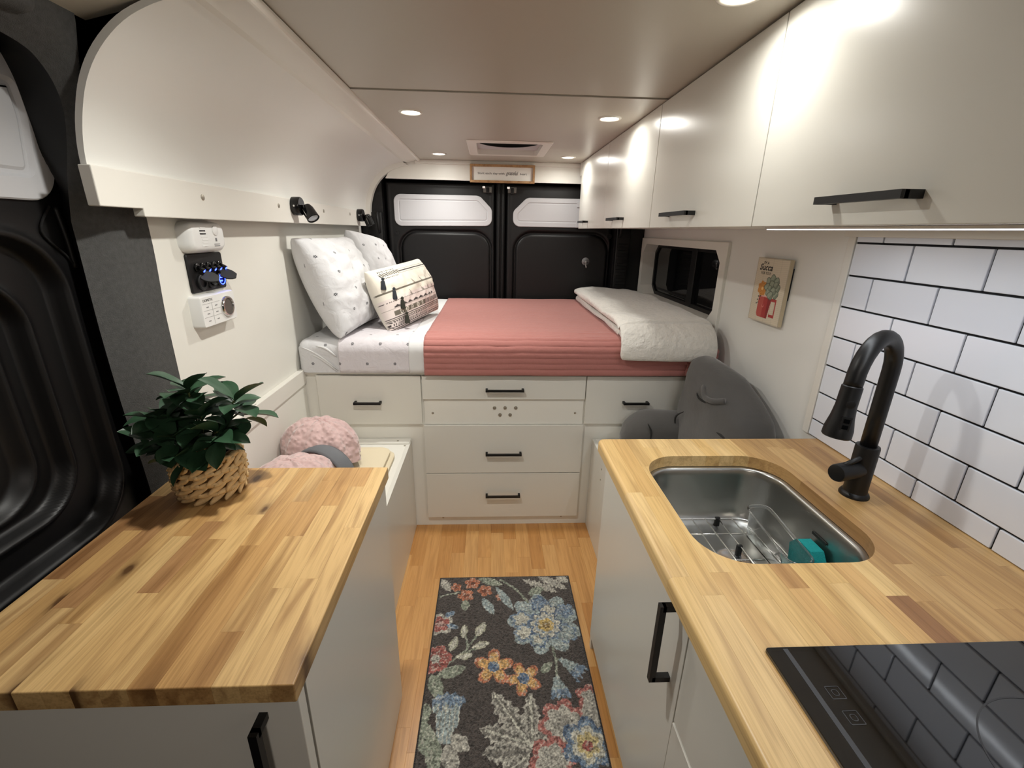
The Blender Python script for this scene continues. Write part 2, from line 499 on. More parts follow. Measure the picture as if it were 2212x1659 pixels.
def build_vent():
    x0, x1, y0, y1 = VX; cx, cy = (x0+x1)/2, (y0+y1)/2
    t = thing('roof_vent', 'square white roof vent with dark round fan opening above the bed', 'vent', (cx, cy, ZC))
    o = rrect(x0-.05, x1+.05, y0-.05, y1+.05, .02); i_ = rrect(x0, x1, y0, y1, .02)
    bm = nb()
    loft(bm, [[(a, b, ZC-.001) for a, b in o], [(a, b, ZC-.006) for a, b in inset(o, .005)], [(a, b, ZC-.006) for a, b in i_], [(a, b, ZC+.11) for a, b in i_]])
    obj('garnish_frame', bm, trimw, t, 40)
    # round opening plate above
    n = 48; R = .170
    circ = [(cx+R*math.cos(2*PI*k/n+PI/4), 2.742+R*math.sin(2*PI*k/n+PI/4)) for k in range(n)]
    def sq(k):
        a = 2*PI*k/n+PI/4; c, s = math.cos(a), math.sin(a); m_ = max(abs(c), abs(s)); return (cx+c/m_*(x1-x0)/2*1.01, cy+s/m_*(y1-y0)/2*1.01)
    sqr = [sq(k) for k in range(n)]
    bm = nb(); loft(bm, [[(a, b, ZC+.0215) for a, b in sqr], [(a, b, ZC+.0215) for a, b in circ]])
    obj('fan_shroud', bm, insert, t, 40)
    bm = nb(); loft(bm, [[(a, b, ZC+.022) for a, b in circ], [(a, b, ZC+.12) for a, b in circ]]); obj('fan_ring', bm, blackt, t, 40)
    bm = nb(); lathe(bm, (cx, cy, ZC+.12), (0, 0, 1), [(0, .2), (.01, .2)], 32)
    obj('lid', bm, gap, t)
    for k in range(6):
        a = k*PI/3
        bm = nb()
        c, s = math.cos(a), math.sin(a)
        P = []
        for r_ in (.03, .09, .15):
            row = []
            for w_ in (-1, 0, 1):
                ww = w_*.02*(.6+r_*4)
                row.append((cx+c*r_-s*ww, cy+s*r_+c*ww, ZC+.092+ww*.35))
            P.append(row)
        grid(bm, P)
        obj('fan_blade', bm, blackt, t)
    bm = nb(); lathe(bm, (cx, cy, ZC+.08), (0, 0, 1), [(0, .02), (.004, .03), (.03, .03)], 20)
    obj('fan_hub', bm, blackt, t, 40)
build_vent()

# ------------------------------------------------------------------ left wall
WP = [(-.839, 1.585), (-.836, 1.64), (-.823, 1.70), (-.797, 1.765), (-.757, 1.82), (-.702, 1.866), (-.64, 1.895), (-.575, 1.912)]
def xprof(z):
    pts = [(-.888, 0), (-.888, 1.5)]+WP
    for (xa, za), (xb, zb) in zip(pts, pts[1:]):
        if za <= z <= zb: return xa+(xb-xa)*(z-za)/(zb-za)
    return pts[-1][0]
def build_left():
    pr = [(p.x, p.y) for p in spline([(a, b, 0) for a, b in WP], 4)]
    prf = pr+[(a-.012, b+.008) for a, b in pr[::-1]]
    bm = nb(); prism(bm, prf, 'y', 1.075, 3.335)
    wl = struct('wall_left_upper', bm, wallm, 'white upper wall panel curving from the ledge into the ceiling', 'wall', 30)
    struct('wall_left', bx(-.918, -.888, 1.262, 3.33, .3, 1.58), white, 'flat white lower left wall panel carrying the alarm and switches', 'wall')
    # ledge board with a notched near end
    bm = nb()
    prism(bm, [(1.06, 1.532), (1.185, 1.532), (1.185, 1.514), (3.25, 1.508), (3.25, 1.597), (1.06, 1.612)], 'x', -.820, -.846)
    bmesh.ops.bevel(bm, geom=[e for e in bm.edges], offset=.0022, segments=2, affect='EDGES', profile=.5)
    lg = struct('trim_3', bm, trimw, 'long white ledge board with notched end, reading lamps mounted on it', 'trim')
    bm = nb(); box(bm, -.888, -.846, 1.29, 3.25, 1.585, 1.60); obj('ledge_top', bm, trimw, lg)
    for y, z in ((1.43, 1.572), (1.92, 1.573), (2.42, 1.572), (2.86, 1.572)):
        screw(lg, (-.820, y, z), (1, 0, 0), .0085, screwm)
    # rail board over the bench
    bm = bx(-.888, -.862, 1.3, 2.058, .80, .868, bev=.002)
    struct('trim_4', bm, trimw, 'white rail board low on the left wall above the bench', 'trim')
    # rear arch rim
    inn = [(a+.028*(1 if i < len(pr) else 1), b-.01-.012*i/len(pr)) for i, (a, b) in enumerate(pr)]
    bm = nb()
    loft(bm, [[(a, 3.30, b) for a, b in pr], [(a, 3.302, b) for a, b in inn], [(a, 3.345, b) for a, b in inn], [(a, 3.345, b) for a, b in pr]], False)
    struct('trim_5', bm, trimw, 'thin white arch rim where the left wall meets the rear doors', 'trim', 30)
build_left()

# ------------------------------------------------------------------ right wall with window and tiled backsplash
XR = 1.10
def build_right():
    bm = nb()
    wy0, wy1, wz0, wz1 = 2.14, 3.31, 1.07, 1.445
    for a in ((-1.2, wy0, 0, 1.95), (wy1, 3.42, 0, 1.95), (wy0, wy1, 0, wz0), (wy0, wy1, wz1, 1.95)):
        box(bm, XR, XR+.03, *a)
    wr = struct('wall_right', bm, wallm, 'smooth white right wall under the upper cabinets', 'wall')
    # grout bed and tiles
    obj('grout_bed', bx(XR-.006, XR, .12, 1.362, .858, 1.505), grout, wr)
    cache = {}
    ph, pw, g = .0943, .199, .0052
    zt = 1.483
    for r in range(-1, 7):
        z1 = zt-ph*r; z0 = z1-ph
        off = 0 if r % 2 == 0 else pw/2
        y = 1.364-(off if off else 0)
        edges = [1.364]+([y] if off else [])
        while y > .15:
            y -= pw; edges.append(y)
        for yb, ya in zip(edges, edges[1:]):
            a, b = max(ya+g/2, .13), min(yb-g/2, 1.36); c, d = max(z0+g/2, .862), min(z1-g/2, 1.502)
            if b-a < .01 or d-c < .008: continue
            key = (round(b-a, 3), round(d-c, 3))
            if key not in cache:
                bm = bx(-.008, 0, -(b-a)/2, (b-a)/2, -(d-c)/2, (d-c)/2, bev=.0016, seg=2)
                me = bpy.data.meshes.new('tile'); bm.to_mesh(me); bm.free(); me.materials.append(tilem); cache[key] = me
            obj('tile', cache[key], tilem, wr, loc=(XR-.0035, (a+b)/2, (c+d)/2))
    struct('trim_6', bx(XR-.014, XR, 1.363, 1.392, .86, 1.51, bev=.002), trimw, 'upright white trim strip at the end of the tiled backsplash', 'trim')
    struct('trim_7', bx(XR-.03, XR, .1, 1.392, 1.500, 1.519, bev=.002), trimw, 'white strip between the tiles and the upper cabinets', 'trim')
    # window
    ch = .055
    Y0, Y1, Z0, Z1 = 2.16, 3.285, 1.09, 1.427
    octo = [(Y0+ch*.9, Z0), (Y1-ch*1.3, Z0), (Y1, Z0+ch), (Y1, Z1-ch), (Y1-ch, Z1), (Y0+ch, Z1), (Y0, Z1-ch), (Y0, Z0+ch)]
    oy0, oy1, oz0, oz1 = 2.105, 3.335, 1.032, 1.466
    outr = [(oy0+.06, oz0), (oy1-.06, oz0), (oy1, oz0+.06), (oy1, oz1-.06), (oy1-.06, oz1), (oy0+.06, oz1), (oy0, oz1-.06), (oy0, oz0+.06)]
    # square outer outline: push chamfer points to the corners with extra verts
    outer = []
    inner = []
    cor = {0: (oy0, oz0), 2: (oy1, oz0), 4: (oy1, oz1), 6: (oy0, oz1)}
    for i in range(8):
        p = octo[i]
        a, b = outr[i]
        outer.append((a, b)); inner.append(p)
        if i % 2 == 1:
            nxt = octo[(i+1) % 8]
            outer.append({1: (oy1, oz0), 3: (oy1, oz1), 5: (oy0, oz1), 7: (oy0, oz0)}[i]); inner.append(((p[0]+nxt[0])/2, (p[1]+nxt[1])/2))
    X1_ = XR-.016
    bm = nb()
    loft(bm, [[(XR, a, b) for a, b in outer], [(X1_+.002, a, b) for a, b in outer], [(X1_, a, b) for a, b in inset(outer, .002)], [(X1_, a, b) for a, b in inner], [(XR+.075, a, b) for a, b in inner]])
    wn = struct('window_1', bm, white, 'dark sliding window in a raised white panel with clipped corners', 'window', 20)
    fr = inset(inner, -.004)
    fi = inset(inner, .022)
    bm = nb(); loft(bm, [[(XR+.070, a, b) for a, b in fr], [(XR+.070, a, b) for a, b in fi], [(XR+.095, a, b) for a, b in fi], [(XR+.095, a, b) for a, b in fr]])
    obj('window_frame', bm, blackp, wn)
    bm = bx(XR+.066, XR+.1, 2.60, 2.67, 1.095, 1.422, bev=.004); obj('mullion', bm, blackp, wn)
    bm = bx(XR+.076, XR+.09, 2.67, 3.2, 1.125, 1.14, bev=.003); obj('slider_rail', bm, blackp, wn)
    obj('pane', bx(XR+.088, XR+.092, 2.17, 2.62, 1.1, 1.42), glassd, wn)
    obj('pane', bx(XR+.080, XR+.084, 2.64, 3.275, 1.1, 1.42), glassd, wn)
build_right()

# ------------------------------------------------------------------ rear: header, frame, doors
YD = 3.40
def build_rear():
    bm = nb()
    prism(bm, [(-.70, 1.812), (.75, 1.806), (.75, 1.94), (-.45, 1.94), (-.55, 1.915), (-.62, 1.895), (-.67, 1.86)], 'y', 3.325, 3.345)
    struct('wall_rear', bm, white, 'white header panel over the rear doors', 'wall')
    struct('trim_8', bx(-.50, .62, 3.305, 3.325, 1.905, 1.93, bev=.003), trimw, 'thin white trim under the ceiling above the rear doors', 'trim')
    # black body frame round the doors
    bm = nb()
    box(bm, -1.0, 1.2, YD+.06, YD+.1, .2, 1.95)
    box(bm, -.93, -.735, 3.352, YD+.06, .3, 1.85)
    box(bm, .885, 1.098, 3.352, YD+.06, .3, 1.85)
    box(bm, -.735, .885, 3.352, YD+.06, 1.818, 1.9)
    fr = struct('trim_9', bm, blackp, 'black metal body frame around the rear doors', 'trim')
    # pillar covers with ribs
    for s, xa, xb in ((-1, -.838, -.742), (1, .895, .995)):
        t = thing('pillar_cover', 'black ribbed pillar cover left of the rear doors' if s < 0 else 'black ribbed pillar cover right of the rear doors', 'pillar cover', ((xa+xb)/2, 3.34, .9), 'rear pillar covers')
        bm = bx(xa, xb, 3.325, 3.352, .9, 1.60, bev=.008, seg=3); obj('cover', bm, blackt, t, 40)
        for k in range(9):
            z = 1.05+k*.044
            obj('rib', bx(xa+.012, xb-.012, 3.316, 3.327, z, z+.02, bev=.004), blackt, t)
        bm = nb()
        pts = spline([((xa+xb)/2-s*.03, 3.322, 1.47), ((xa+xb)/2-s*.03, 3.30, 1.50), ((xa+xb)/2-s*.025, 3.30, 1.56), ((xa+xb)/2-s*.02, 3.322, 1.60)], 5)
        tube(bm, pts, .009, 8); obj('grip', bm, blackp, t, True)
    def door(n, x0, x1, hinge):
        # heightfield skin
        xs = np.linspace(x0, x1, 150); zs = np.linspace(.80, 1.815, 200)
        X, Z = np.meshgrid(xs, zs, indexing='ij')
        if n == 1: rx0, rx1 = -.640, .004
        else: rx0, rx1 = .178, .862
        d = sd_rrect(X, Z, rx0, rx1, .5, 1.482, .125)
        Y = YD + .022*np.exp(-(d/.011)**2) + .006*sstep(-.0, -.02, d)
        # edge roll-off and a folded bead near the outer edge
        e = np.minimum(np.minimum(X-x0, x1-X), 1.815-Z)
        Y = Y + .03*(1-sstep(0, .022, e)) - .002*np.exp(-((e-.035)/.008)**2)
        me = grid_mesh('skin', np.stack([X, Y, Z], -1))
        r = struct('door_%d' % n, me, blackp, 'black left rear door with white window insert' if n == 1 else 'black right rear door with white window insert', 'door')
        # window insert
        if n == 1:
            loop = rpoly([(-.668, 1.513), (.012, 1.524), (.012, 1.635), (-.075, 1.722), (-.668, 1.722)], [.05, .05, .05, .06, .05], 7)
        else:
            loop = rpoly([(.160, 1.524), (.845, 1.524), (.845, 1.716), (.255, 1.716), (.160, 1.625)], [.05, .05, .05, .06, .05], 7)
        L = [(0, YD), (.0, YD-.006), (.003, YD-.009), (.030, YD-.009), (.034, YD-.004), (.038, YD-.004), (.042, YD-.0065)]
        bm = nb(); loft(bm, [[(a, y, b) for a, b in inset(loop, i_)] for i_, y in L], True, False, True)
        ins = obj('window_insert', bm, insert, r, 30)
        if n == 2:
            for zz in (1.68, 1.545): obj('clip', bx(.61, .66, YD-.016, YD-.006, zz-.02, zz+.02, bev=.003), insert, ins)
        # latch
        cx = -.02 if n == 1 else .15
        lt = obj('latch', bx(cx-.03, cx+.03, YD-.012, YD, 1.742, 1.782, bev=.003), mat('dull_zinc', (120, 118, 114), .45, 1), r)
        obj('catch', bx(cx-.01, cx+.012, YD-.022, YD-.01, 1.735, 1.775, bev=.003), blackt, lt)
        obj('latch_tongue', bx(cx-.036, cx-.016, YD-.018, YD-.012, 1.768, 1.784, bev=.002), chrome, lt)
        bm = nb(); lathe(bm, ((-.655 if n == 1 else .86), YD-.001, 1.47), (0, -1, 0), [(0, .018), (.004, .018), (.004, .011), (-.002, .009)], 20); obj('grommet', bm, blackt, r, 40)
        return r
    door(1, -.735, .040, -1)
    door(2, .104, .885, 1)
    # centre post between the doors
    bm = nb(); box(bm, .044, .100, 3.41, 3.43, .8, 1.81)
    tube(bm, [(.058, 3.402, .8), (.058, 3.402, 1.8)], .012, 10); tube(bm, [(.088, 3.402, .8), (.088, 3.402, 1.8)], .010, 10)
    struct('trim_10', bm, blackt, 'black rubber centre seal between the two rear doors', 'trim', 40)
    # suction hook
    t = thing('suction_hook', 'small clear suction cup hook on the right rear door', 'hook', (.70, 3.42, 1.29))
    bm = nb(); lathe(bm, (.70, 3.413, 1.292), (0, -1, 0), [(0, .036), (.003, .036), (.010, .022), (.016, .012), (.024, .011)], 28); obj('suction_cup', bm, mat('cloudy_plastic', (175, 175, 175), .2, trans=.55), t, 40)
    bm = nb(); tube(bm, spline([(.70, 3.392, 1.30), (.70, 3.385, 1.27), (.70, 3.380, 1.248), (.70, 3.370, 1.250), (.70, 3.366, 1.262)], 4), .0035, 8); obj('hook', bm, chrome, t, True)
    bm = nb(); tube(bm, [(.686, 3.386, 1.283), (.70, 3.383, 1.292), (.716, 3.386, 1.283)], .003, 8); obj('lever', bm, chrome, t, True)
build_rear()

def build_header_sign():
    x0, x1, z0, z1, y = -.136, .295, 1.797, 1.908, 3.292
    t = thing('wall_sign', 'long framed sign with grateful lettering on the header panel', 'sign', ((x0+x1)/2, y, z0))
    obj('board', bx(x0+.01, x1-.01, y+.004, y+.012, z0+.01, z1-.01), mat('sign_white', (232, 230, 224), .7), t)
    fc = lin((176, 138, 96))
    for a in ((x0, x1, z0, z0+.014), (x0, x1, z1-.014, z1), (x0, x0+.014, z0+.014, z1-.014), (x1-.014, x1, z0+.014, z1-.014)):
        obj('frame_strip', bx(a[0], a[1], y-.012, y+.014, a[2], a[3], bev=.001, seg=1), signwood, t, color=fc)
    zc = (z0+z1)/2
    text('Start each day with', .0185, ink, facing((.0045, y+.0035, zc-.004), '-y'), t, width=.178)
    text('grateful', .034, ink, facing((.142, y+.0035, zc-.006), '-y'), t, shear=.35, width=.082)
    text('heart', .0185, ink, facing((.219, y+.0035, zc-.004), '-y'), t, width=.045)
build_header_sign()

struct('wall_left_outer', bx(-1.08, -1.06, -1.2, 3.45, 0, 1.98), blackp, 'black outer van side behind the left linings', 'wall')

# ------------------------------------------------------------------ sliding side door, fabric surround (left, near)
def build_slider():
    ys = np.linspace(-.25, 1.20, 340); zs = np.linspace(.35, 1.90, 340)
    Y, Z = np.meshgrid(ys, zs, indexing='ij')
    d = sd_rrect(Y, Z, -.4, 1.074, .787, 1.478, .13)
    X = -.95 - .035*sstep(0., -.02, d) + .007*np.exp(-(d/.012)**2)
    d2 = sd_rrect(Y, Z, -.3, .992, .868, 1.395, .11)
    X = X + .012*np.exp(-(d2/.010)**2) - .025*sstep(0, -.02, d2)
    d3 = sd_rrect(Y, Z, -.3, .935, .905, 1.35, .10)
    X = X + .008*np.exp(-(d3/.009)**2) - .02*sstep(0, -.03, d3)
    me = grid_mesh('skin', np.stack([X, Y, Z], -1)[::-1])
    dr = struct('door_3', me, blackp, 'black sliding side door with moulded recess and white window insert', 'door')
    loop = rpoly([(.2, 1.540), (1.108, 1.540), (1.132, 1.70), (1.122, 1.808), (.2, 1.808)], [.09, .07, .2, .075, .09], 8)
    L = [(0, -.95), (0, -.944), (.003, -.941), (.042, -.941), (.049, -.949), (.056, -.949), (.062, -.945)]
    bm = nb(); loft(bm, [[(x, a, b) for a, b in inset(loop, i_)] for i_, x in L], True, False, True)
    obj('window_insert', bm, insert, dr, 30)
    bm = nb()
    tube(bm, spline([(-.946, 1.085, 1.53), (-.946, 1.05, 1.48), (-.946, 1.09, 1.43), (-.946, 1.11, 1.40)], 5), .0025, 6); obj('moulding_line', bm, gap, dr, True)
    bm = nb(); tube(bm, spline([(-.948, 1.10, 1.53), (-.946, 1.105, 1.46), (-.948, 1.108, 1.40)], 5), .006, 8); obj('bead', bm, blackp, dr, True)
    # fabric covered surround: loft between door opening curve and its outer boundary
    op = spline([(.3, 1.812, 0), (.80, 1.812, 0), (.98, 1.803, 0), (1.045, 1.775, 0), (1.085, 1.72, 0), (1.095, 1.64, 0), (1.093, 1.56, 0), (1.092, 1.45, 0), (1.088, 1.25, 0), (1.092, 1.05, 0), (1.105, .86, 0), (1.115, .4, 0)], 8)
    ou = spline([(.3, 1.889, 0), (.80, 1.889, 0), (.98, 1.889, 0), (1.05, 1.887, 0), (1.072, 1.87, 0), (1.085, 1.80, 0), (1.12, 1.62, 0), (1.272, 1.54, 0), (1.272, 1.25, 0), (1.272, 1.05, 0), (1.272, .86, 0), (1.272, .4, 0)], 8)
    def fx(z): return float(np.interp(z, [0, 1.5, 1.6, 1.72, 1.89], [-.886, -.886, -.868, -.834, -.782]))
    P = []; J = []
    for a, b in zip(op, ou):
        row = []
        for k in range(7):
            s = k/6; y = a.x+(b.x-a.x)*s; z = a.y+(b.y-a.y)*s
            bulge = .03*math.exp(-(s/.25)**2)
            row.append((fx(z)-bulge, y, z))
        # return towards the door
        dv = (b-a).normalized()
        J.append([(-.962, a.x+dv.x*.075, a.y+dv.y*.075), (fx(a.y)-.06, a.x+dv.x*.03, a.y+dv.y*.03), row[0]])
        P.append(row)
    bm = nb(); grid(bm, P)
    bmesh.ops.recalc_face_normals(bm, faces=bm.faces)
    tag(obj('door_surround', bm, fabricg, None, True), 'charcoal fabric lining around the sliding door opening', 'lining', kind='structure')
    bm = nb(); grid(bm, J); bmesh.ops.recalc_face_normals(bm, faces=bm.faces)
    tag(obj('door_jamb', bm, blackt, None, True), 'black inner jamb of the sliding door opening', 'jamb', kind='structure')
    # overhead fabric bulge at the top of the opening
    bm = nb(); box(bm, -.86, -.772, .2, .985, 1.832, 1.884, bev=.024, seg=4)
    tag(obj('headliner_pad', bm, fabricg, None, True), 'padded charcoal fabric moulding above the sliding door', 'lining', kind='structure')
    # rubber seal round the opening
    bm = nb(); tube(bm, [(-.952, p.x+(q-p).normalized().x*.066, p.y+(q-p).normalized().y*.066) for p, q in zip(op, ou)], .007, 8)
    tag(obj('door_seal', bm, blackt, None, True), 'black rubber seal running round the sliding door opening', 'seal', kind='structure')
build_slider()

# ------------------------------------------------------------------ ceiling downlights
bulbm = mat('lamp_diffuser', (255, 250, 240), .4, emit=(255, 244, 225), estr=14)
def build_lights():
    rim_b = nb(); lathe(rim_b, (0, 0, 0), (0, 0, -1), [(-.001, .047), (.003, .046), (.005, .040), (.003, .036), (-.004, .034)], 32, False, False)
    bul_b = nb(); lathe(bul_b, (0, 0, 0), (0, 0, -1), [(-.003, .035), (.0015, .033), (.0035, .02), (.004, .005)], 32, False, True)
    me1 = bpy.data.meshes.new('rim'); rim_b.to_mesh(me1); rim_b.free(); me1.materials.append(trimw)
    me2 = bpy.data.meshes.new('diffuser'); bul_b.to_mesh(me2); bul_b.free(); me2.materials.append(bulbm)
    for me in (me1, me2):
        for p in me.polygons: p.use_smooth = True
    names = {(0, 0): 'recessed ceiling downlight on the left over the near wooden counter',
             (1, 0): 'recessed ceiling downlight nearest the upper cabinets above the sink',
             (0, 1): 'recessed ceiling downlight on the left just behind the ceiling seam',
             (1, 1): 'recessed ceiling downlight on the right just behind the ceiling seam',
             (0, 2): 'recessed ceiling downlight left of the roof vent by the rear header',
             (1, 2): 'recessed ceiling downlight right of the roof vent by the rear header'}
    for i, x in enumerate((-.312, .475)):
        for j, y in enumerate((1.03, 2.03, 3.05)):
            z = ZC+(.003 if j == 0 else 0)
            t = thing('ceiling_downlight', names[(i, j)], 'light', (x, y, z), 'recessed ceiling downlights')
            obj('rim', me1, trimw, t, loc=(x, y, z)); obj('diffuser', me2, bulbm, t, loc=(x, y, z))
            for k, sp in enumerate((math.radians(140 if i == 0 else 168), PI)):
                l = bpy.data.lights.new('downlight', 'AREA'); l.shape = 'DISK'; l.size = .062; l.energy = LAMP_W[i][j][k]; l.color = LAMP_COL; l.spread = sp
                lo = bpy.data.objects.new('downlight_beam', l); COL.objects.link(lo); lo.location = (x, y, z-.0075)
                lo.parent = t; lo.matrix_parent_inverse = Matrix.Translation(-t.location)
    l = bpy.data.lights.new('cab_light', 'AREA'); l.shape = 'DISK'; l.size = .25; l.energy = CAB_W; l.color = (1, .9, .8)
    lo = bpy.data.objects.new('cab_dome_light', l); COL.objects.link(lo); lo.location = (.1, -1.05, 1.9); lo.rotation_euler = (math.radians(35), 0, 0)
build_lights()

def build_led_strip():
    t = thing('led_strip', 'thin white light strip under the upper cabinets above the tiles', 'light', (.816, .75, 1.512))
    obj('channel', bx(.80, .832, .13, 1.36, 1.5165, 1.5215), trimw, t)
    obj('diffuser', bx(.804, .828, .135, 1.355, 1.5145, 1.5168), mat('led_diffuser', (255, 255, 255), .4, emit=(236, 242, 255), estr=1.6), t)
    l = bpy.data.lights.new('strip', 'AREA'); l.shape = 'RECTANGLE'; l.size = .02; l.size_y = 1.2; l.energy = LED_W; l.color = (.90, .95, 1)
    lo = bpy.data.objects.new('strip_light', l); COL.objects.link(lo); lo.location = (.816, .745, 1.5138); lo.parent = t; lo.matrix_parent_inverse = Matrix.Translation(-t.location)
build_led_strip()

# ------------------------------------------------------------------ upper cabinets
def build_uppers():
    xf = .60
    ys = [(2.52, 3.24), (1.785, 2.516), (1.078, 1.781), (.372, 1.074), (-.33, .368)]
    hy = [(2.93, 3.10), (2.14, 2.34), (1.39, 1.60), (.65, .828), None]
    labs = ['white upper cabinet at the far end nearest the rear doors', 'white upper cabinet over the foot of the bed beside the last one',
            'white upper cabinet above the printed plaque and window', 'large white upper cabinet nearest the camera above the sink', 'white upper cabinet above the cooktop edge']
    for (a, b), h, lb in zip(ys[:4], hy[:4], labs):
        t = thing('upper_cabinet', lb, 'cabinet', ((xf+XR)/2, (a+b)/2, 1.518), 'white upper cabinets')
        bm = nb(); box(bm, xf+.019, XR-.002, a-.0015, b+.0015, 1.5225, ZC-.006); obj('body', bm, white, t)
        d = obj('cabinet_door', bx(xf, xf+.018, a, b, 1.518, ZC-.003, bev=.0012), lacq, t)
        handle(d, (xf, h[0], 1.558), (xf, h[1], 1.558), (-.028, 0, 0), .02, blackm, t=.006)
    struct('trim_11', bx(.60, .622, 3.243, 3.30, 1.85, 1.93), trimw, 'small white filler at the end of the upper cabinets', 'trim')
build_uppers()

# ------------------------------------------------------------------ left cabinet and counter
def staves(parent, x0, x1, y0, y1, z0, z1, n, seed, palette, special=None, lens=(.22, .5)):
    rnd = random.Random(seed); wd = (x1-x0)/n; out = []
    for i in range(n):
        hi = y1; first = True
        while hi > y0+1e-4:
            L = rnd.uniform(*lens)*(rnd.random() if first else 1)
            L = max(L, .07); lo = hi-L
            if lo-y0 < .08: lo = y0
            bm = bx(x0+i*wd+.00012, x0+(i+1)*wd-.00012, lo+.0001, hi-.0001, z0, z1)
            out.append((i, lo, hi, bm)); hi = lo; first = False
    return out
def finish_staves(lst, parent, palette, rnd, bev_edges=None, m=None):
    res = []
    for i, lo, hi, bm in lst:
        if bev_edges: bev_edges(bm, i, lo, hi)
        nf = len(bm.faces)
        o = obj('stave', bm, m or butcher, parent, 35 if nf > 6 else None, color=lin(palette(i, rnd, (lo+hi)/2)))
        if nf > 6:
            md = o.modifiers.new('normals', 'WEIGHTED_NORMAL'); md.keep_sharp = True
        res.append((i, lo, hi, o))
    return res
def loose_parts(me):
    bm = nb(); bm.from_mesh(me); left = set(bm.verts); groups = []
    while left:
        st = [left.pop()]; g = set(st)
        while st:
            v = st.pop()
            for e in v.link_edges:
                w_ = e.other_vert(v)
                if w_ in left: left.discard(w_); g.add(w_); st.append(w_)
        groups.append({v.index for v in g})
    bm.free(); out = []
    for g in groups:
        b2 = nb(); b2.from_mesh(me)
        bmesh.ops.delete(b2, geom=[v for v in b2.verts if v.index not in g], context='VERTS')
        m2 = bpy.data.meshes.new('stave'); b2.to_mesh(m2); b2.free()
        for mm in me.materials: m2.materials.append(mm)
        out.append(m2)
    return out
ZT = .86
def build_left_counter():
    t = thing('base_cabinet', 'white base cabinet under the left wooden counter, door facing forward', 'cabinet', (-.57, .8, 0))
    obj('side_panel', bx(-.311, -.2935, .546, 1.125, 0, .824, bev=.001), lacq, t)
    obj('far_panel', bx(-.84, -.311, 1.107, 1.125, 0, .824), white, t)
    obj('carcass', bx(-.84, -.312, .546, .562, 0, .824), gap, t)
    d = obj('cabinet_door', bx(-.84, -.291, .512, .534, .05, .822, bev=.0015), lacq, t)
    handle(d, (-.347, .512, .79), (-.347, .512, .60), (0, -.03, 0), .02, blackm, t=.0065)
    obj('door_gap_shade', bx(-.84, -.302, .5345, .546, .0, .80), gap, t)  # dark fill standing in for the shade in the gap behind the door
    c = thing('wooden_countertop', 'brown streaked butcher block countertop on the left, carrying the potted plant', 'countertop', (-.565, .82, .825))
    pal = [(206, 170, 115), (201, 163, 108), (210, 175, 120), (196, 156, 101), (188, 147, 94), (204, 167, 112), (150, 110, 74), (208, 173, 120), (170, 129, 86)]
    def palette(i, r, y):
        return r.choice(pal if (i < 6 or r.random() < .25) else pal[:6])
    rnd = random.Random(11)
    n = 14
    def be(bm, i, lo, hi):
        es = []
        for e in bm.edges:
            a, b = e.verts[0].co, e.verts[1].co
            if i == n-1 and min(a.x, b.x) > -.289 and min(a.z, b.z) > .859: es.append(e)
            elif abs(a.y-b.y) < 1e-5 and max(a.y, b.y) < .502 and min(a.z, b.z) > .859: es.append(e)
            elif i == n-1 and max(a.y, b.y) < .502 and min(a.x, b.x) > -.289: es.append(e)
        if es: bmesh.ops.bevel(bm, geom=es, offset=.0025, segments=3, affect='EDGES', profile=.5)
    finish_staves(staves(c, -.842, -.287, .50, 1.145, .826, ZT, n, 3, palette, lens=(.2, .42)), c, palette, rnd, be)
build_left_counter()

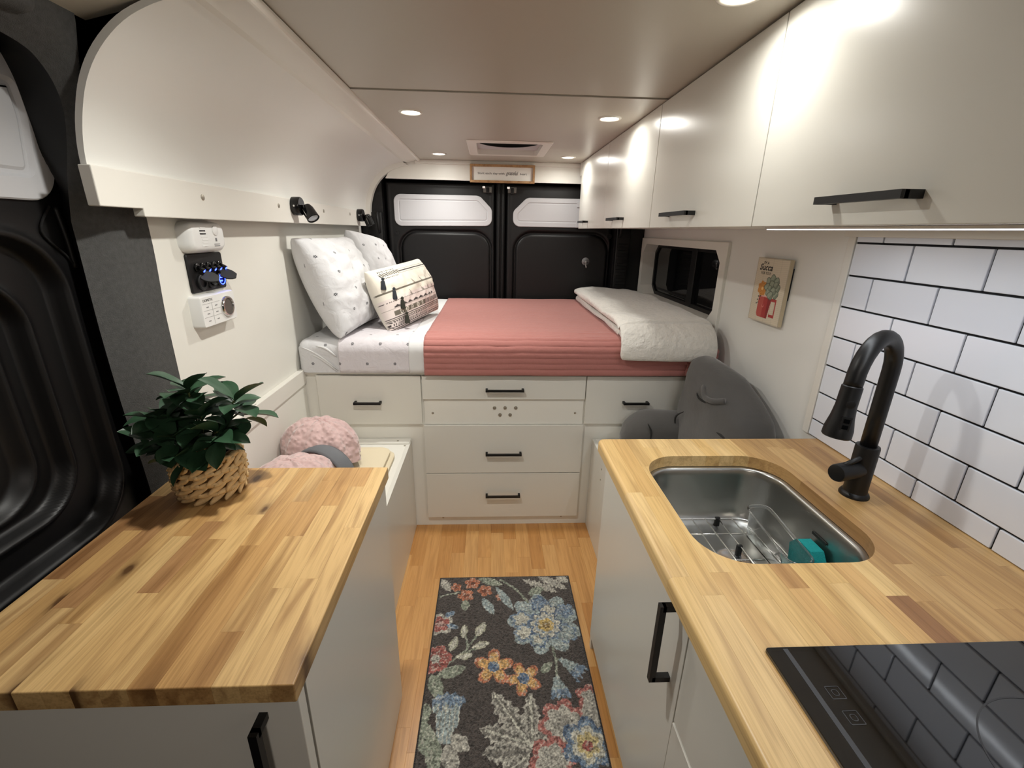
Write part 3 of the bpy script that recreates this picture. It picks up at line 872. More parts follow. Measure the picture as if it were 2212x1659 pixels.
# ------------------------------------------------------------------ right cabinets, counter, sink, cooktop
SX0, SX1, SY0, SY1 = .452, .858, .735, 1.203
def build_right_counter():
    t = thing('base_cabinet', 'white base cabinet under the sink with tall black door handle', 'cabinet', (.73, .97, 0))
    obj('end_panel', bx(.384, 1.09, 1.284, 1.302, 0, .824, bev=.001), lacq, t)
    d = obj('cabinet_door', bx(.382, .400, .648, 1.300, .055, .822, bev=.0012), lacq, t)
    handle(d, (.382, .692, .802), (.382, .692, .600), (-.038, 0, 0), .02, blackm, t=.0065)
    obj('toe_kick', bx(.42, .435, .648, 1.284, 0, .055), gap, t)
    t2 = thing('base_cabinet', 'white drawer cabinet under the cooktop at the right edge', 'cabinet', (.73, .35, 0))
    obj('drawer_front', bx(.382, .400, .05, .644, .545, .822, bev=.0012), lacq, t2)
    obj('drawer_front', bx(.380, .400, .05, .644, .055, .540, bev=.0012), lacq, t2)
    obj('side_panel', bx(.402, 1.09, .626, .644, 0, .80), white, t2)
    obj('toe_kick', bx(.42, .435, .05, .644, 0, .055), gap, t2)
    c = thing('wooden_countertop', 'pale yellow butcher block countertop on the right with the sink cut into it', 'countertop', (.73, .7, .825))
    x0, x1, n = .352, 1.098, 17
    light = [(226, 192, 132), (221, 185, 124), (231, 199, 142), (213, 175, 115), (224, 189, 129)]
    mid = [(212, 172, 114), (196, 154, 100), (228, 194, 134), (170, 126, 82), (207, 167, 110), (152, 110, 72), (222, 186, 124)]
    dark = [(206, 166, 110), (196, 156, 102), (210, 172, 116), (184, 143, 92), (202, 162, 106)]
    def palette(i, r, y):
        if i < 5: return r.choice(light)
        if i < 10: return r.choice(mid if y < .95 else light)
        return r.choice(dark)
    rnd = random.Random(4)
    def be(bm, i, lo, hi):
        if i == 0 and hi > 1.32:
            es = [e for e in bm.edges if all(v.co.x < x0+.01 and v.co.y > 1.32 for v in e.verts)]
            bmesh.ops.bevel(bm, geom=es, offset=.022, segments=5, affect='EDGES', profile=.5)
        es = []
        for e in bm.edges:
            a, b = e.verts[0].co, e.verts[1].co
            if min(a.z, b.z) < ZT-.001: continue
            lf = len(e.link_faces) == 2 and any(abs(f.normal.z) < .5 for f in e.link_faces)
            f = [f for f in e.link_faces if abs(f.normal.z) < .5]
            if not f: continue
            nrm = f[0].normal
            if (i == 0 and nrm.x < -.05) or (hi > 1.325 and nrm.y > .05 and max(a.y, b.y) > 1.3): es.append(e)
        if es: bmesh.ops.bevel(bm, geom=es, offset=.011, segments=5, affect='EDGES', profile=.5)
    lst = staves(c, x0, x1, .12, 1.33, .825, ZT, n, 8, palette, lens=(.26, .6))
    for l in lst: l[3].normal_update()
    res = finish_staves(lst, c, palette, rnd, be, ash)
    # sink cut-out
    loop = rrect(SX0, SX1, SY0, SY1, .105, 10)
    bm = nb(); prism(bm, loop, 'z', .70, .95)
    cut = obj('cut', bm, None)
    touched = []
    for i, lo, hi, o in res:
        xa = x0+i*(x1-x0)/n; xb = xa+(x1-x0)/n
        if xb > SX0 and xa < SX1 and hi > SY0 and lo < SY1:
            m_ = o.modifiers.new('b', 'BOOLEAN'); m_.operation = 'DIFFERENCE'; m_.object = cut; m_.solver = 'EXACT'; touched.append(o)
    dg = bpy.context.evaluated_depsgraph_get(); dg.update()
    new = [(o, bpy.data.meshes.new_from_object(o.evaluated_get(dg))) for o in touched]
    for o, me in new:
        o.modifiers.clear()
        if len(me.polygons) == 0:
            bpy.data.objects.remove(o); continue
        parts = loose_parts(me)
        o.data = parts[0]
        for p_ in parts[1:]:
            o2 = o.copy(); o2.data = p_; COL.objects.link(o2)
    TR.pop(cut, None); bpy.data.objects.remove(cut)
build_right_counter()

def build_sink():
    t = thing('sink', 'brushed stainless steel undermount sink bowl set in the right counter', 'sink', ((SX0+SX1)/2, (SY0+SY1)/2, .64))
    base = rrect(SX0+.007, SX1-.007, SY0+.007, SY1-.007, .098, 10)
    def ring(off, z): return [(a, b, z) for a, b in inset(base, off)]
    bot = .645
    R = [ring(-.022, .8235), ring(-.001, .8235), ring(.003, .822), ring(.006, .817), ring(.008, .80), ring(.014, .70), ring(.018, .68), ring(.028, .66), ring(.044, .649), ring(.07, bot)]
    bm = nb(); loft(bm, R, True, False, True)
    # outer skin so the bowl has thickness
    Ro = [ring(-.022, .8235), ring(-.022, .8215), ring(.004, .80), ring(.010, .70), ring(.024, .655), ring(.06, .642)]
    loft(bm, Ro, True, False, True)
    obj('bowl', bm, steel, t, 40)
    cx, cy = (SX0+SX1)/2+.02, (SY0+SY1)/2+.02
    bm = nb(); lathe(bm, (cx, cy, bot+.0005), (0, 0, 1), [(0, .055), (.003, .055), (.003, .045), (.0005, .04)], 28); obj('drain', bm, chrome, t, 40)
    obj('maker_mark', bx(SX1-.0205, SX1-.0185, .90, .95, .768, .776), mat('etched_mark', (60, 60, 58), .5, .6), t)
    # wire rack in the sink
    g = thing('sink_rack', 'chrome wire rack with black feet lying in the sink bowl', 'rack', (cx, cy, bot))
    wx0, wx1, wy0, wy1, wz = .50, .82, .79, 1.15, .672
    loop = rrect(wx0, wx1, wy0, wy1, .07, 6)
    wire = mat('polished_wire', (235, 235, 232), .25, 1)
    bm = nb(); tube(bm, [(a, b, wz) for a, b in loop], .0035, 8, True); obj('outer_wire', bm, wire, g, True)
    for k in range(7):
        x = wx0+.035+k*(wx1-wx0-.07)/6
        bm = nb(); tube(bm, [(x, wy0+.008 if 1 <= k <= 5 else wy0+.03, wz+.002), (x, wy1-.004 if 1 <= k <= 5 else wy1-.03, wz+.002)], .0024, 6); obj('wire', bm, wire, g, True)
    for k in range(3):
        y = wy0+.07+k*.11
        bm = nb(); tube(bm, [(wx0+.004, y, wz-.002), (wx1-.004, y, wz-.002)], .0026, 6); obj('cross_wire', bm, wire, g, True)
    for x, y in ((.53, 1.145), (.70, 1.15), (.70, 1.02), (.62, .80)):
        obj('rubber_foot', bx(x-.008, x+.008, y-.005, y+.005, bot+.001, wz+.006, bev=.003), blackt, g)
    # clear holder
    h = thing('sponge_holder', 'clear plastic sponge holder leaning inside the sink', 'holder', (.76, .96, .68))
    o1 = rrect(.728, .790, .86, 1.07, .02, 5); 
    bm = nb()
    loft(bm, [[(a, b, .682) for a, b in inset(o1, .008)], [(a, b, .745+.02*(b-.85)/.2) for a, b in o1], [(a, b, .749+.02*(b-.85)/.2) for a, b in inset(o1, -.004)], [(a, b, .745+.02*(b-.85)/.2) for a, b in inset(o1, .003)], [(a, b, .685) for a, b in inset(o1, .011)]], True, True, True)
    obj('tray', bm, glassc, h, 40)
    bm = nb(); tube(bm, [(a, b, .749+.02*(b-.85)/.2) for a, b in inset(o1, -.002)], .0028, 8, True); obj('rim', bm, glassc, h, True)
    # sponge
    bm = nb()
    prism(bm, rpoly([(.875, .68), (.95, .68), (.96, .735), (.94, .76), (.89, .76), (.87, .735)], .005, 3), 'x', .794, .829)
    sp = obj('sponge', bm, mat('teal_foam', (14, 140, 140), .9, bump=.8, bscale=260, bdist=.002, var=.15, vscale=150), None, 40)
    tag(sp, 'teal green sponge standing in the clear holder in the sink', 'sponge')
build_sink()

def build_faucet():
    c = Vector((.955, .987, ZT))
    t = thing('faucet', 'matte black gooseneck kitchen faucet beside the sink', 'faucet', c)
    bm = nb(); lathe(bm, c, (0, 0, 1), [(0, .034), (.004, .034), (.010, .031), (.013, .0275), (.022, .0265)], 32); obj('base_flange', bm, blackm, t, 40)
    bm = nb(); lathe(bm, c, (0, 0, 1), [(.02, .0265), (.138, .0265), (.142, .0255), (.143, .021)], 32); obj('body', bm, blackm, t, 40)
    # gooseneck towards the bowl and the viewer
    dr = Vector((-.885, -.465, 0)).normalized()
    rad = .088; zc = 1.20
    pts = [c+Vector((0, 0, .14)), c+Vector((0, 0, .24)), Vector((c.x, c.y, zc))]
    for k in range(1, 15):
        a = PI*k/14*1.0
        pts.append(Vector((c.x, c.y, zc))+dr*(rad-rad*math.cos(a))+Vector((0, 0, rad*math.sin(a))))
    e = pts[-1]
    pts.append(e+Vector((0, 0, -.012))+dr*.002)
    bm = nb(); tube(bm, pts, .0182, 18); obj('neck', bm, blackm, t, True)
    hd = (Vector((0, 0, -1))+dr*.12).normalized(); s = pts[-1]
    bm = nb(); lathe(bm, s, hd, [(-.002, .0182), (.0, .0205), (.045, .021), (.07, .0235), (.098, .029), (.115, .0295), (.118, .027), (.114, .022)], 26); sh = obj('spray_head', bm, blackm, t, 40)
    # buttons on the side towards the viewer
    fd = Vector((-.35, -.93, 0)).normalized()
    p = s+hd*.035
    bm = nb(); lathe(bm, p+fd*.0195, fd, [(0, .009), (.0025, .009), (.003, .007)], 18); obj('button', bm, blackt, sh, 40)
    p = s+hd*.078+fd*.024; u = fd.cross(hd).normalized()
    bm = nb()
    def slab(c_, a, b, th, w_):
        rr = []
        for q in (0, th):
            rr.append([c_+w_*q+u*i*a+hd*j*b for i, j in ((-1, -1), (1, -1), (1, 1), (-1, 1))])
        loft(bm, rr, True, True, True)
    slab(p, .0095, .016, .0035, fd)
    obj('toggle_plate', bm, blackt, sh)
    bm = nb()
    slab(p+fd*.0035-hd*.007, .0055, .0045, .002, fd); slab(p+fd*.0035+hd*.007, .0055, .0045, .002, fd)
    obj('toggle_buttons', bm, mat('gloss_black', (8, 8, 9), .15), sh)
    # lever handle pointing at the viewer's left
    ld = Vector((-.95, -.30, .02)).normalized()
    q = c+Vector((0, 0, .078))
    bm = nb(); lathe(bm, q+ld*.012, ld, [(0, .0225), (.078, .0225), (.082, .021), (.083, .018)], 26); lv = obj('handle_hub', bm, blackm, t, 40)
    bm = nb(); tube(bm, [q+ld*.082+Vector((0, 0, -.008)), q+ld*.0845+Vector((0, 0, .008))], .0012, 6); obj('temperature_mark', bm, mat('mark_grey', (120, 120, 122), .5), lv)
    bm = nb(); tube(bm, [q+ld*.07+Vector((0, 0, .018)), q+ld*.03+Vector((0.012, .0, .034)), q+Vector((.028, .0, .052))], [.007, .0065, .005], 10); obj('lever', bm, blackm, lv, True)
build_faucet()

def build_cooktop():
    x0, x1, y0, y1 = .447, .98, .14, .537
    t = thing('induction_cooktop', 'black glass cooktop mirroring the tiled wall', 'cooktop', ((x0+x1)/2, (y0+y1)/2, ZT))
    glass = mat('black_ceramic_glass', (6, 6, 7), .03, ior=1.9)
    bm = nb(); prism(bm, rrect(x0, x1, y0, y1, .006, 4), 'z', ZT+.0008, ZT+.006); bmesh.ops.bevel(bm, geom=[e for e in bm.edges if all(v.co.z > ZT+.005 for v in e.verts)], offset=.0012, segments=2, affect='EDGES', profile=.5)
    g = obj('glass_top', bm, glass, t)
    grey = mat('print_grey', (52, 52, 54), .3)
    z = ZT+.0062
    obj('control_strip', bx(x0+.028, x0+.036, y0+.004, y1-.004, z, z+.0002), grey, g)
    for y in (.459, .423):
        bm = nb()
        o = rrect(.497, .519, y-.010, y+.010, .002, 3); i_ = inset(o, .0012)
        loft(bm, [[(a, b, z) for a, b in o], [(a, b, z+.0002) for a, b in o], [(a, b, z+.0002) for a, b in i_], [(a, b, z) for a, b in i_]])
        o = rrect(.503, .513, y-.005, y+.005, .004, 4); i_ = inset(o, .0011)
        loft(bm, [[(a, b, z) for a, b in o], [(a, b, z+.0002) for a, b in o], [(a, b, z+.0002) for a, b in i_], [(a, b, z) for a, b in i_]])
        obj('touch_icon', bm, grey, g)
    bm = nb()
    for cx, cy, r in ((.76, .32, .125),):
        for rr in (r, r-.003):
            pass
        a = [(cx+r*math.cos(2*PI*k/72), cy+r*math.sin(2*PI*k/72)) for k in range(72)]; b = [(cx+(r-.0022)*math.cos(2*PI*k/72), cy+(r-.0022)*math.sin(2*PI*k/72)) for k in range(72)]
        loft(bm, [[(p, q, z) for p, q in a], [(p, q, z+.0002) for p, q in a], [(p, q, z+.0002) for p, q in b], [(p, q, z) for p, q in b]])
    obj('burner_ring', bm, grey, g)
build_cooktop()

# ------------------------------------------------------------------ bed platform with drawers
YF = 2.044
def build_bed_unit():
    t = thing('bed_drawer_unit', 'white platform cabinet with black pulled drawers beneath the bed', 'drawer unit', (.07, 2.7, 0))
    bm = nb(); box(bm, -.885, 1.09, 2.062, 2.08, 0, .846); obj('face_frame', bm, white, t)
    obj('platform', bx(-.885, 1.095, 2.048, 3.34, .846, .858, bev=.002), white, t)
    obj('far_support', bx(-.85, 1.08, 3.28, 3.30, 0, .846), white, t)
    fronts = [(-.322, .463, .724, .842), (-.322, .466, .322, .586), (-.322, .466, .058, .318), (-.812, -.328, .594, .842), (.468, .975, .594, .842)]
    hl = [(-.02, .163, .776), (-.02, .16, .437), (-.02, .158, .196), (-.643, -.516, .711), (.65, .776, .711)]
    for (a, b, c, d), (h0, h1, hz) in zip(fronts, hl):
        f = obj('drawer_front', bx(a, b, YF, YF+.017, c, d, bev=.0012), lacq, t)
        handle(f, (h0, YF, hz), (h1, YF, hz), (0, -.026, 0), .02, blackm, t=.0052)
    p = obj('fixed_panel', bx(-.318, .461, YF+.012, YF+.018, .588, .722, bev=.001), white, t)
    for x, z in ((.023, .675), (.075, .675), (.127, .675), (.05, .638), (.10, .638)):
        bm = nb(); lathe(bm, (x, YF+.012, z), (0, -1, 0), [(0, .0095), (.002, .009), (.002, .0065), (.006, .006), (.0065, .004)], 6); obj('bolt', bm, screwm, p)
    for x, z in ((-.278, .648), (.422, .648)):
        screw(p, (x, YF+.012, z), (0, -1, 0), .006, screwm)
    for x, z in ((-.246, .045), (.385, .045)):
        screw(t, (x, 2.062, z), (0, -1, 0), .0055, screwm)
build_bed_unit()

def build_benches():
    t = thing('bench', 'white storage bench beside the left wall holding a cream pad', 'bench', (-.63, 1.6, 0))
    obj('front_panel', bx(-.405, -.387, 1.13, 2.058, 0, .505, bev=.001), lacq, t)
    obj('seat_board', bx(-.865, -.405, 1.13, 2.058, .488, .504), white, t)
    obj('rear_cleat', bx(-.80, -.39, 2.005, 2.058, .505, .511, bev=.001), white, t)
    obj('wall_board', bx(-.886, -.870, 1.27, 2.058, .505, .797), white, t)
    for x, y in ((-.45, 2.03), (-.41, 1.99)): screw(t, (x, y, .511 if y > 2.01 else .505), (0, 0, 1), .005, screwm)
    screw(t, (-.387, 1.97, .44), (1, 0, 0), .004, screwm)
    t = thing('bench', 'white storage bench beside the right wall under the grey backrest', 'bench', (.80, 1.7, 0))
    obj('front_panel', bx(.520, .538, 1.31, 2.058, 0, .505, bev=.001), lacq, t)
    obj('seat_board', bx(.538, 1.095, 1.31, 2.058, .488, .504), white, t)
    screw(t, (.520, 1.84, .455), (-1, 0, 0), .005, screwm)
    screw(t, (.520, 1.84, .40), (-1, 0, 0), .004, screwm)
    # cream pads stacked on the left bench
    cream = mat('cream_foam_cloth', (226, 213, 184), .9, bump=.4, bscale=300, bdist=.001)
    bm = nb(); L = rrect(-.845, -.432, 1.22, 1.905, .05, 6)
    R = [[(a, b, .506) for a, b in inset(L, .006)], [(a, b, .511) for a, b in L], [(a, b, .522) for a, b in L], [(a, b, .528) for a, b in inset(L, .008)]]
    loft(bm, R, True, True, True)
    o = obj('bench_pad', bm, cream, None, 50); tag(o, 'lower cream bench pad resting on the left bench seat', 'pad', 'cream bench pads')
    bm = nb(); L = rrect(-.845, -.448, 1.22, 1.893, .05, 6)
    R = [[(a, b, .529) for a, b in inset(L, .006)], [(a, b, .534) for a, b in L], [(a, b, .545) for a, b in L], [(a, b, .551) for a, b in inset(L, .01)]]
    loft(bm, R, True, True, True)
    o = obj('bench_pad', bm, cream, None, 50); tag(o, 'upper cream bench pad under the pink plush throw', 'pad', 'cream bench pads')
build_benches()

# ------------------------------------------------------------------ bed linen
linen = motif_cloth('sprigged_linen', (212, 212, 214), size=.0075)
sheetm = motif_cloth('sprigged_top_sheet', (214, 209, 213), size=.0075)  # faint pink of bounced light is put into the base colour
hemm = mat('white_hem', (218, 218, 218), .85, bump=.3, bscale=30, bdist=.005)
def bed_path(Y0, Y1, zb, zt, r, n=10, step=.02):
    """profile from the front hem up, over a rounded edge and back across the bed: list of (y,z,s)"""
    pts = []
    z = zb
    while z < zt-r: pts.append((Y0, z)); z += step
    for k in range(n+1):
        a = PI/2*k/n; pts.append((Y0+r-r*math.cos(a), zt-r+r*math.sin(a)))
    y = Y0+r+step
    while y < Y1: pts.append((y, zt)); y += step
    pts.append((Y1, zt))
    s = 0; out = [(pts[0][0], pts[0][1], 0)]
    for a, b in zip(pts, pts[1:]):
        s += math.hypot(b[0]-a[0], b[1]-a[1]); out.append((b[0], b[1], s))
    return out
def shell(name, x0, x1, path, nx, m, parent, disp=None, thick=.004, round_left=0):
    xs = np.linspace(x0, x1, nx)
    P = np.zeros((nx, len(path), 3)); UV = np.zeros((nx, len(path), 2))
    # profile normals
    N = []
    for i in range(len(path)):
        a = path[max(i-1, 0)]; b = path[min(i+1, len(path)-1)]
        d = Vector((b[0]-a[0], b[1]-a[1])).normalized(); N.append((-d.y, d.x))
    for i, x in enumerate(xs):
        for j, (y, z, s) in enumerate(path):
            h = disp(x, s, y, z) if disp else 0
            P[i, j] = (x, y+N[j][0]*h, z+N[j][1]*h); UV[i, j] = (x, s)
    me = grid_mesh(name, P[::-1], UV[::-1])
    o = obj(name, me, m, parent)
    md = o.modifiers.new('thickness', 'SOLIDIFY'); md.thickness = thick; md.offset = -1
    return o
def nz(x, y, z=0): return noise.noise(Vector((x, y, z)))
def build_bed():
    t = thing('mattress', 'mattress under a white sprigged fitted sheet on the bed platform', 'mattress', (.07, 2.7, .858))
    # rounded box mattress with uv in metres
    X0, X1, Y0, Y1, Z0, Z1, r = -.884, 1.075, 2.035, 3.335, .859, 1.008, .045
    path = bed_path(Y0, Y1, Z0, Z1, r)
    # left end closes down to the platform
    rows = []
    xs = [X0+r-r*math.cos(a) for a in np.linspace(0, PI/2, 7)]+list(np.linspace(X0+r+.03, X1, 24))
    P = np.zeros((len(xs)+4, len(path), 3)); UV = np.zeros((len(xs)+4, len(path), 2))
    for i in range(len(xs)+4):
        for j, (y, z, s) in enumerate(path):
            if i < 4:
                k = 4-i; zz = Z0+(z-r-Z0)*(i/4) if z-r > Z0 else Z0
                P[i, j] = (X0, max(y, Y0+r), max(Z0, Z0+(z-Z0-r)*(i/4))); UV[i, j] = (X0-.03*k, s)
            else:
                x = xs[i-4]; q = min(1, max(0, (x-X0)/r)); off = r-math.sqrt(max(0, r*r-(r-min(x-X0, r))**2))
                yy = y+(off*(1 if y < Y0+r else 0)); zz = z-(off if z > Z1-r else 0)*(max(0, (z-(Z1-r)))/r)
                w_ = .004*nz(x*6, s*9, 3)
                P[i, j] = (x, yy, zz+w_*(1 if z > Z0+.01 else 0)); UV[i, j] = (x, s)
    o = obj('fitted_sheet', grid_mesh('fitted_sheet', P[::-1], UV[::-1]), linen, t)
    obj('core', bx(X0+.02, X1, Y0+.02, Y1, Z0, Z1-.03), linen, t)
    # tucked diagonal folds in the fitted sheet's front corner
    for k, (a, b, c_, d_) in enumerate(((-.855, .980, -.70, .872), (-.83, .950, -.705, .866), (-.79, .985, -.70, .935))):
        bm = nb(); pts = [(a+(c_-a)*q, Y0-.001+.003*math.sin(q*5), b+(d_-b)*q+.012*math.sin(q*PI)) for q in np.linspace(0, 1, 9)]
        tube(bm, pts, [.001+.0045*math.sin(PI*q) for q in np.linspace(.02, .98, 9)], 8); obj('fold', bm, hemm, t, True)
    # top sheet
    sh = thing('top_sheet', 'white sprigged top sheet folded over the front edge beside the pink quilt', 'sheet', (-.5, 2.03, .87))
    def disp(x, s, y, z): return .005+.003*nz(x*14, s*6, 7)+.0025*max(0, nz(x*30, s*4, 2))*(1 if s < .3 else .4)
    p2 = bed_path(Y0-.004, 3.30, .862, Z1+.002, .05)
    shell('sheet_cloth', -.69, -.372, p2, 60, sheetm, sh, disp)
    shell('sheet_hem', -.372, -.285, p2, 14, hemm, sh, lambda x, s, y, z: .006+.002*nz(x*12, s*5, 5))
    # quilt
    q = thing('quilt', 'dusty pink channel-stitched quilt spread across the bed', 'quilt', (.38, 2.03, .86))
    pk = mat('dusty_pink_cotton', (172, 112, 105), .85, bump=.5, bscale=55, bdist=.004, sheen=.2)
    p3 = bed_path(Y0-.010, 3.33, .856, Z1+.006, .055, 24, .0045)
    ch = .0265
    def dq(x, s, y, z):
        ss = s+.004*nz(x*3, s*8, 1)+.002*nz(x*9, 1, 4)
        a = abs(math.sin(PI*ss/ch))
        amp = .0052 if s < .30 else .0022*max(.25, 1-(s-.3)*1.2)
        return .004+amp*(a**.55)+.003*nz(x*5, s*5, 9)+.0012*nz(x*25, s*30, 2)
    shell('quilt_cloth', -.303, 1.062, p3, 90, pk, q, dq, .006)
    # bunched corner at the right
    rnd = random.Random(2)
    for k in range(5):
        z = .872+.022*k
        bm = nb(); pts = spline([(.93, 2.016-.004*k, z), (1.0, 2.004-.006*(k % 2), z+.004), (1.055, 2.012, z+.012), (1.078, 2.05, z+.014), (1.082, 2.14, z+.02)], 5)
        tube(bm, pts, [.008+.009*math.sin(PI*min(1, i/len(pts)+.15)) for i in range(len(pts))], 10); obj('gather', bm, pk, q, True)
    # folded fleece throw
    fl = mat('white_fleece', (222, 219, 212), .95, bump=.8, bscale=38, bdist=.012, sheen=.4, var=.05, vscale=30)
    b = thing('folded_blanket', 'folded white fleece blanket lying across the foot of the bed', 'blanket', (.82, 2.7, 1.02))
    def layer(nm, x0, x1, path, th, seed):
        pts = spline([(0, a, b) for a, b in path], 7); n = len(pts); rings = []
        tot = sum((pts[k+1]-pts[k]).length for k in range(n-1)); acc = 0
        for k, p in enumerate(pts):
            if k: acc += (pts[k]-pts[k-1]).length
            d = (pts[min(k+1, n-1)]-pts[max(k-1, 0)]).normalized(); nr = Vector((0, -d.z, d.y))
            if nr.z < 0 and k < n*.5: nr = -nr
            e = min(acc, tot-acc); c_ = math.sqrt(max(.02, 1-(1-min(1, e/.035))**2))
            hw = (x1-x0)/2*(.94+.06*c_); ring = []
            for i in range(40):
                a = 2*PI*i/40; ca, sa = math.cos(a), math.sin(a)
                xx = math.copysign(abs(ca)**.45, ca)*hw; tt = math.copysign(abs(sa)**.62, sa)*th/2*c_
                q = p+nr*tt; q.x = (x0+x1)/2+xx
                w_ = .014*nz(q.x*6+seed, acc*4.5, sa)+.009*nz(q.x*14, acc*11+seed, 2+sa)
                q += nr*w_*(1 if sa > 0 else .3); q.x += .012*nz(acc*4, seed, ca)
                ring.append(q)
            rings.append(ring)
        bm = nb(); loft(bm, rings, True, True, True); return obj(nm, bm, fl, b, True)
    layer('lower_fold', .615, 1.005, [(3.29, 1.046), (2.8, 1.046), (2.3, 1.046), (2.10, 1.044), (2.035, 1.025), (2.012, .985), (2.008, .962)], .050, 5.)
    layer('upper_fold', .60, 1.045, [(3.31, 1.092), (2.8, 1.094), (2.3, 1.094), (2.10, 1.090), (2.015, 1.066), (1.975, 1.015), (1.968, .965), (1.975, .945)], .056, 1.)
build_bed()

# ------------------------------------------------------------------ pillows
def pillow_mesh(name, w, h, t, M, nu=44, nv=34, pinch=.07, wr=.006, seed=0., colorfn=None, pw=.42, sag=0):
    us = np.sin(np.linspace(-PI/2, PI/2, nu)); vs_ = np.sin(np.linspace(-PI/2, PI/2, nv))
    if colorfn: us = np.linspace(-1, 1, nu); vs_ = np.linspace(-1, 1, nv)
    U, V = np.meshgrid(us, vs_, indexing='ij')
    X = U*w/2*(1-pinch*(1-V**2)*np.abs(U)**2); Yy = V*h/2*(1-pinch*(1-U**2)*np.abs(V)**2)
    T = t/2*(np.clip((1-U**2)*(1-V**2), 0, 1))**pw
    Yy = Yy - sag*(1-U**2)*(V+1)*h/4
    nr = np.vectorize(lambda a, b: nz(a*9+seed, b*9, seed*1.7)+.5*nz(a*20, b*14+seed, 3))
    rn = nr(X/.5, Yy/.5)
    edge = np.clip((1-np.maximum(np.abs(U), np.abs(V)))*6, 0, 1)
    Zf = T+wr*rn*edge; Zb = -T
    out = []
    for Z in (Zf, Zb):
        out.append(np.stack([X, Yy, Z], -1))
    n, m_ = U.shape
    A = out[0].reshape(-1, 3); B = out[1].reshape(-1, 3)
    idx = np.arange(n*m_).reshape(n, m_)
    f1 = np.stack([idx[:-1, :-1], idx[1:, :-1], idx[1:, 1:], idx[:-1, 1:]], -1).reshape(-1, 4)
    border = (np.abs(np.abs(U)-1) < 1e-9) | (np.abs(np.abs(V)-1) < 1e-9)
    remap = np.arange(n*m_)+n*m_
    remap[border.reshape(-1)] = np.arange(n*m_)[border.reshape(-1)]
    f2 = remap[f1][:, ::-1]
    faces = np.concatenate([f1, f2])
    pts = np.concatenate([A, B])
    pts = (np.array(M)[:3, :3] @ pts.T).T+np.array(M)[:3, 3]
    me = bpy.data.meshes.new(name); me.from_pydata(pts.tolist(), [], faces.tolist())
    uv = np.stack([U*w/2, V*h/2], -1).reshape(-1, 2); uv = np.concatenate([uv, uv+.03])
    l = me.uv_layers.new(name='UVMap'); l.data.foreach_set('uv', uv[faces.reshape(-1)].reshape(-1).astype('f4'))
    if colorfn is not None:
        c = colorfn((U+1)/2, (V+1)/2).reshape(-1, 3); back = np.tile(np.array(lin((228, 222, 208))[:3]), (n*m_, 1))
        c = np.concatenate([c, back]); c = np.concatenate([c, np.ones((len(c), 1))], 1).astype('f4')
        a = me.color_attributes.new('print', 'FLOAT_COLOR', 'POINT'); a.data.foreach_set('color', c.reshape(-1))
    me.polygons.foreach_set('use_smooth', [True]*len(me.polygons)); me.validate(); me.update()
    return me
def basis(c, xdir, ydir):
    x = Vector(xdir).normalized(); y = Vector(ydir); y = (y-x*y.dot(x)).normalized(); z = x.cross(y)
    return Matrix(((x.x, y.x, z.x, c[0]), (x.y, y.y, z.y, c[1]), (x.z, y.z, z.z, c[2]), (0, 0, 0, 1)))
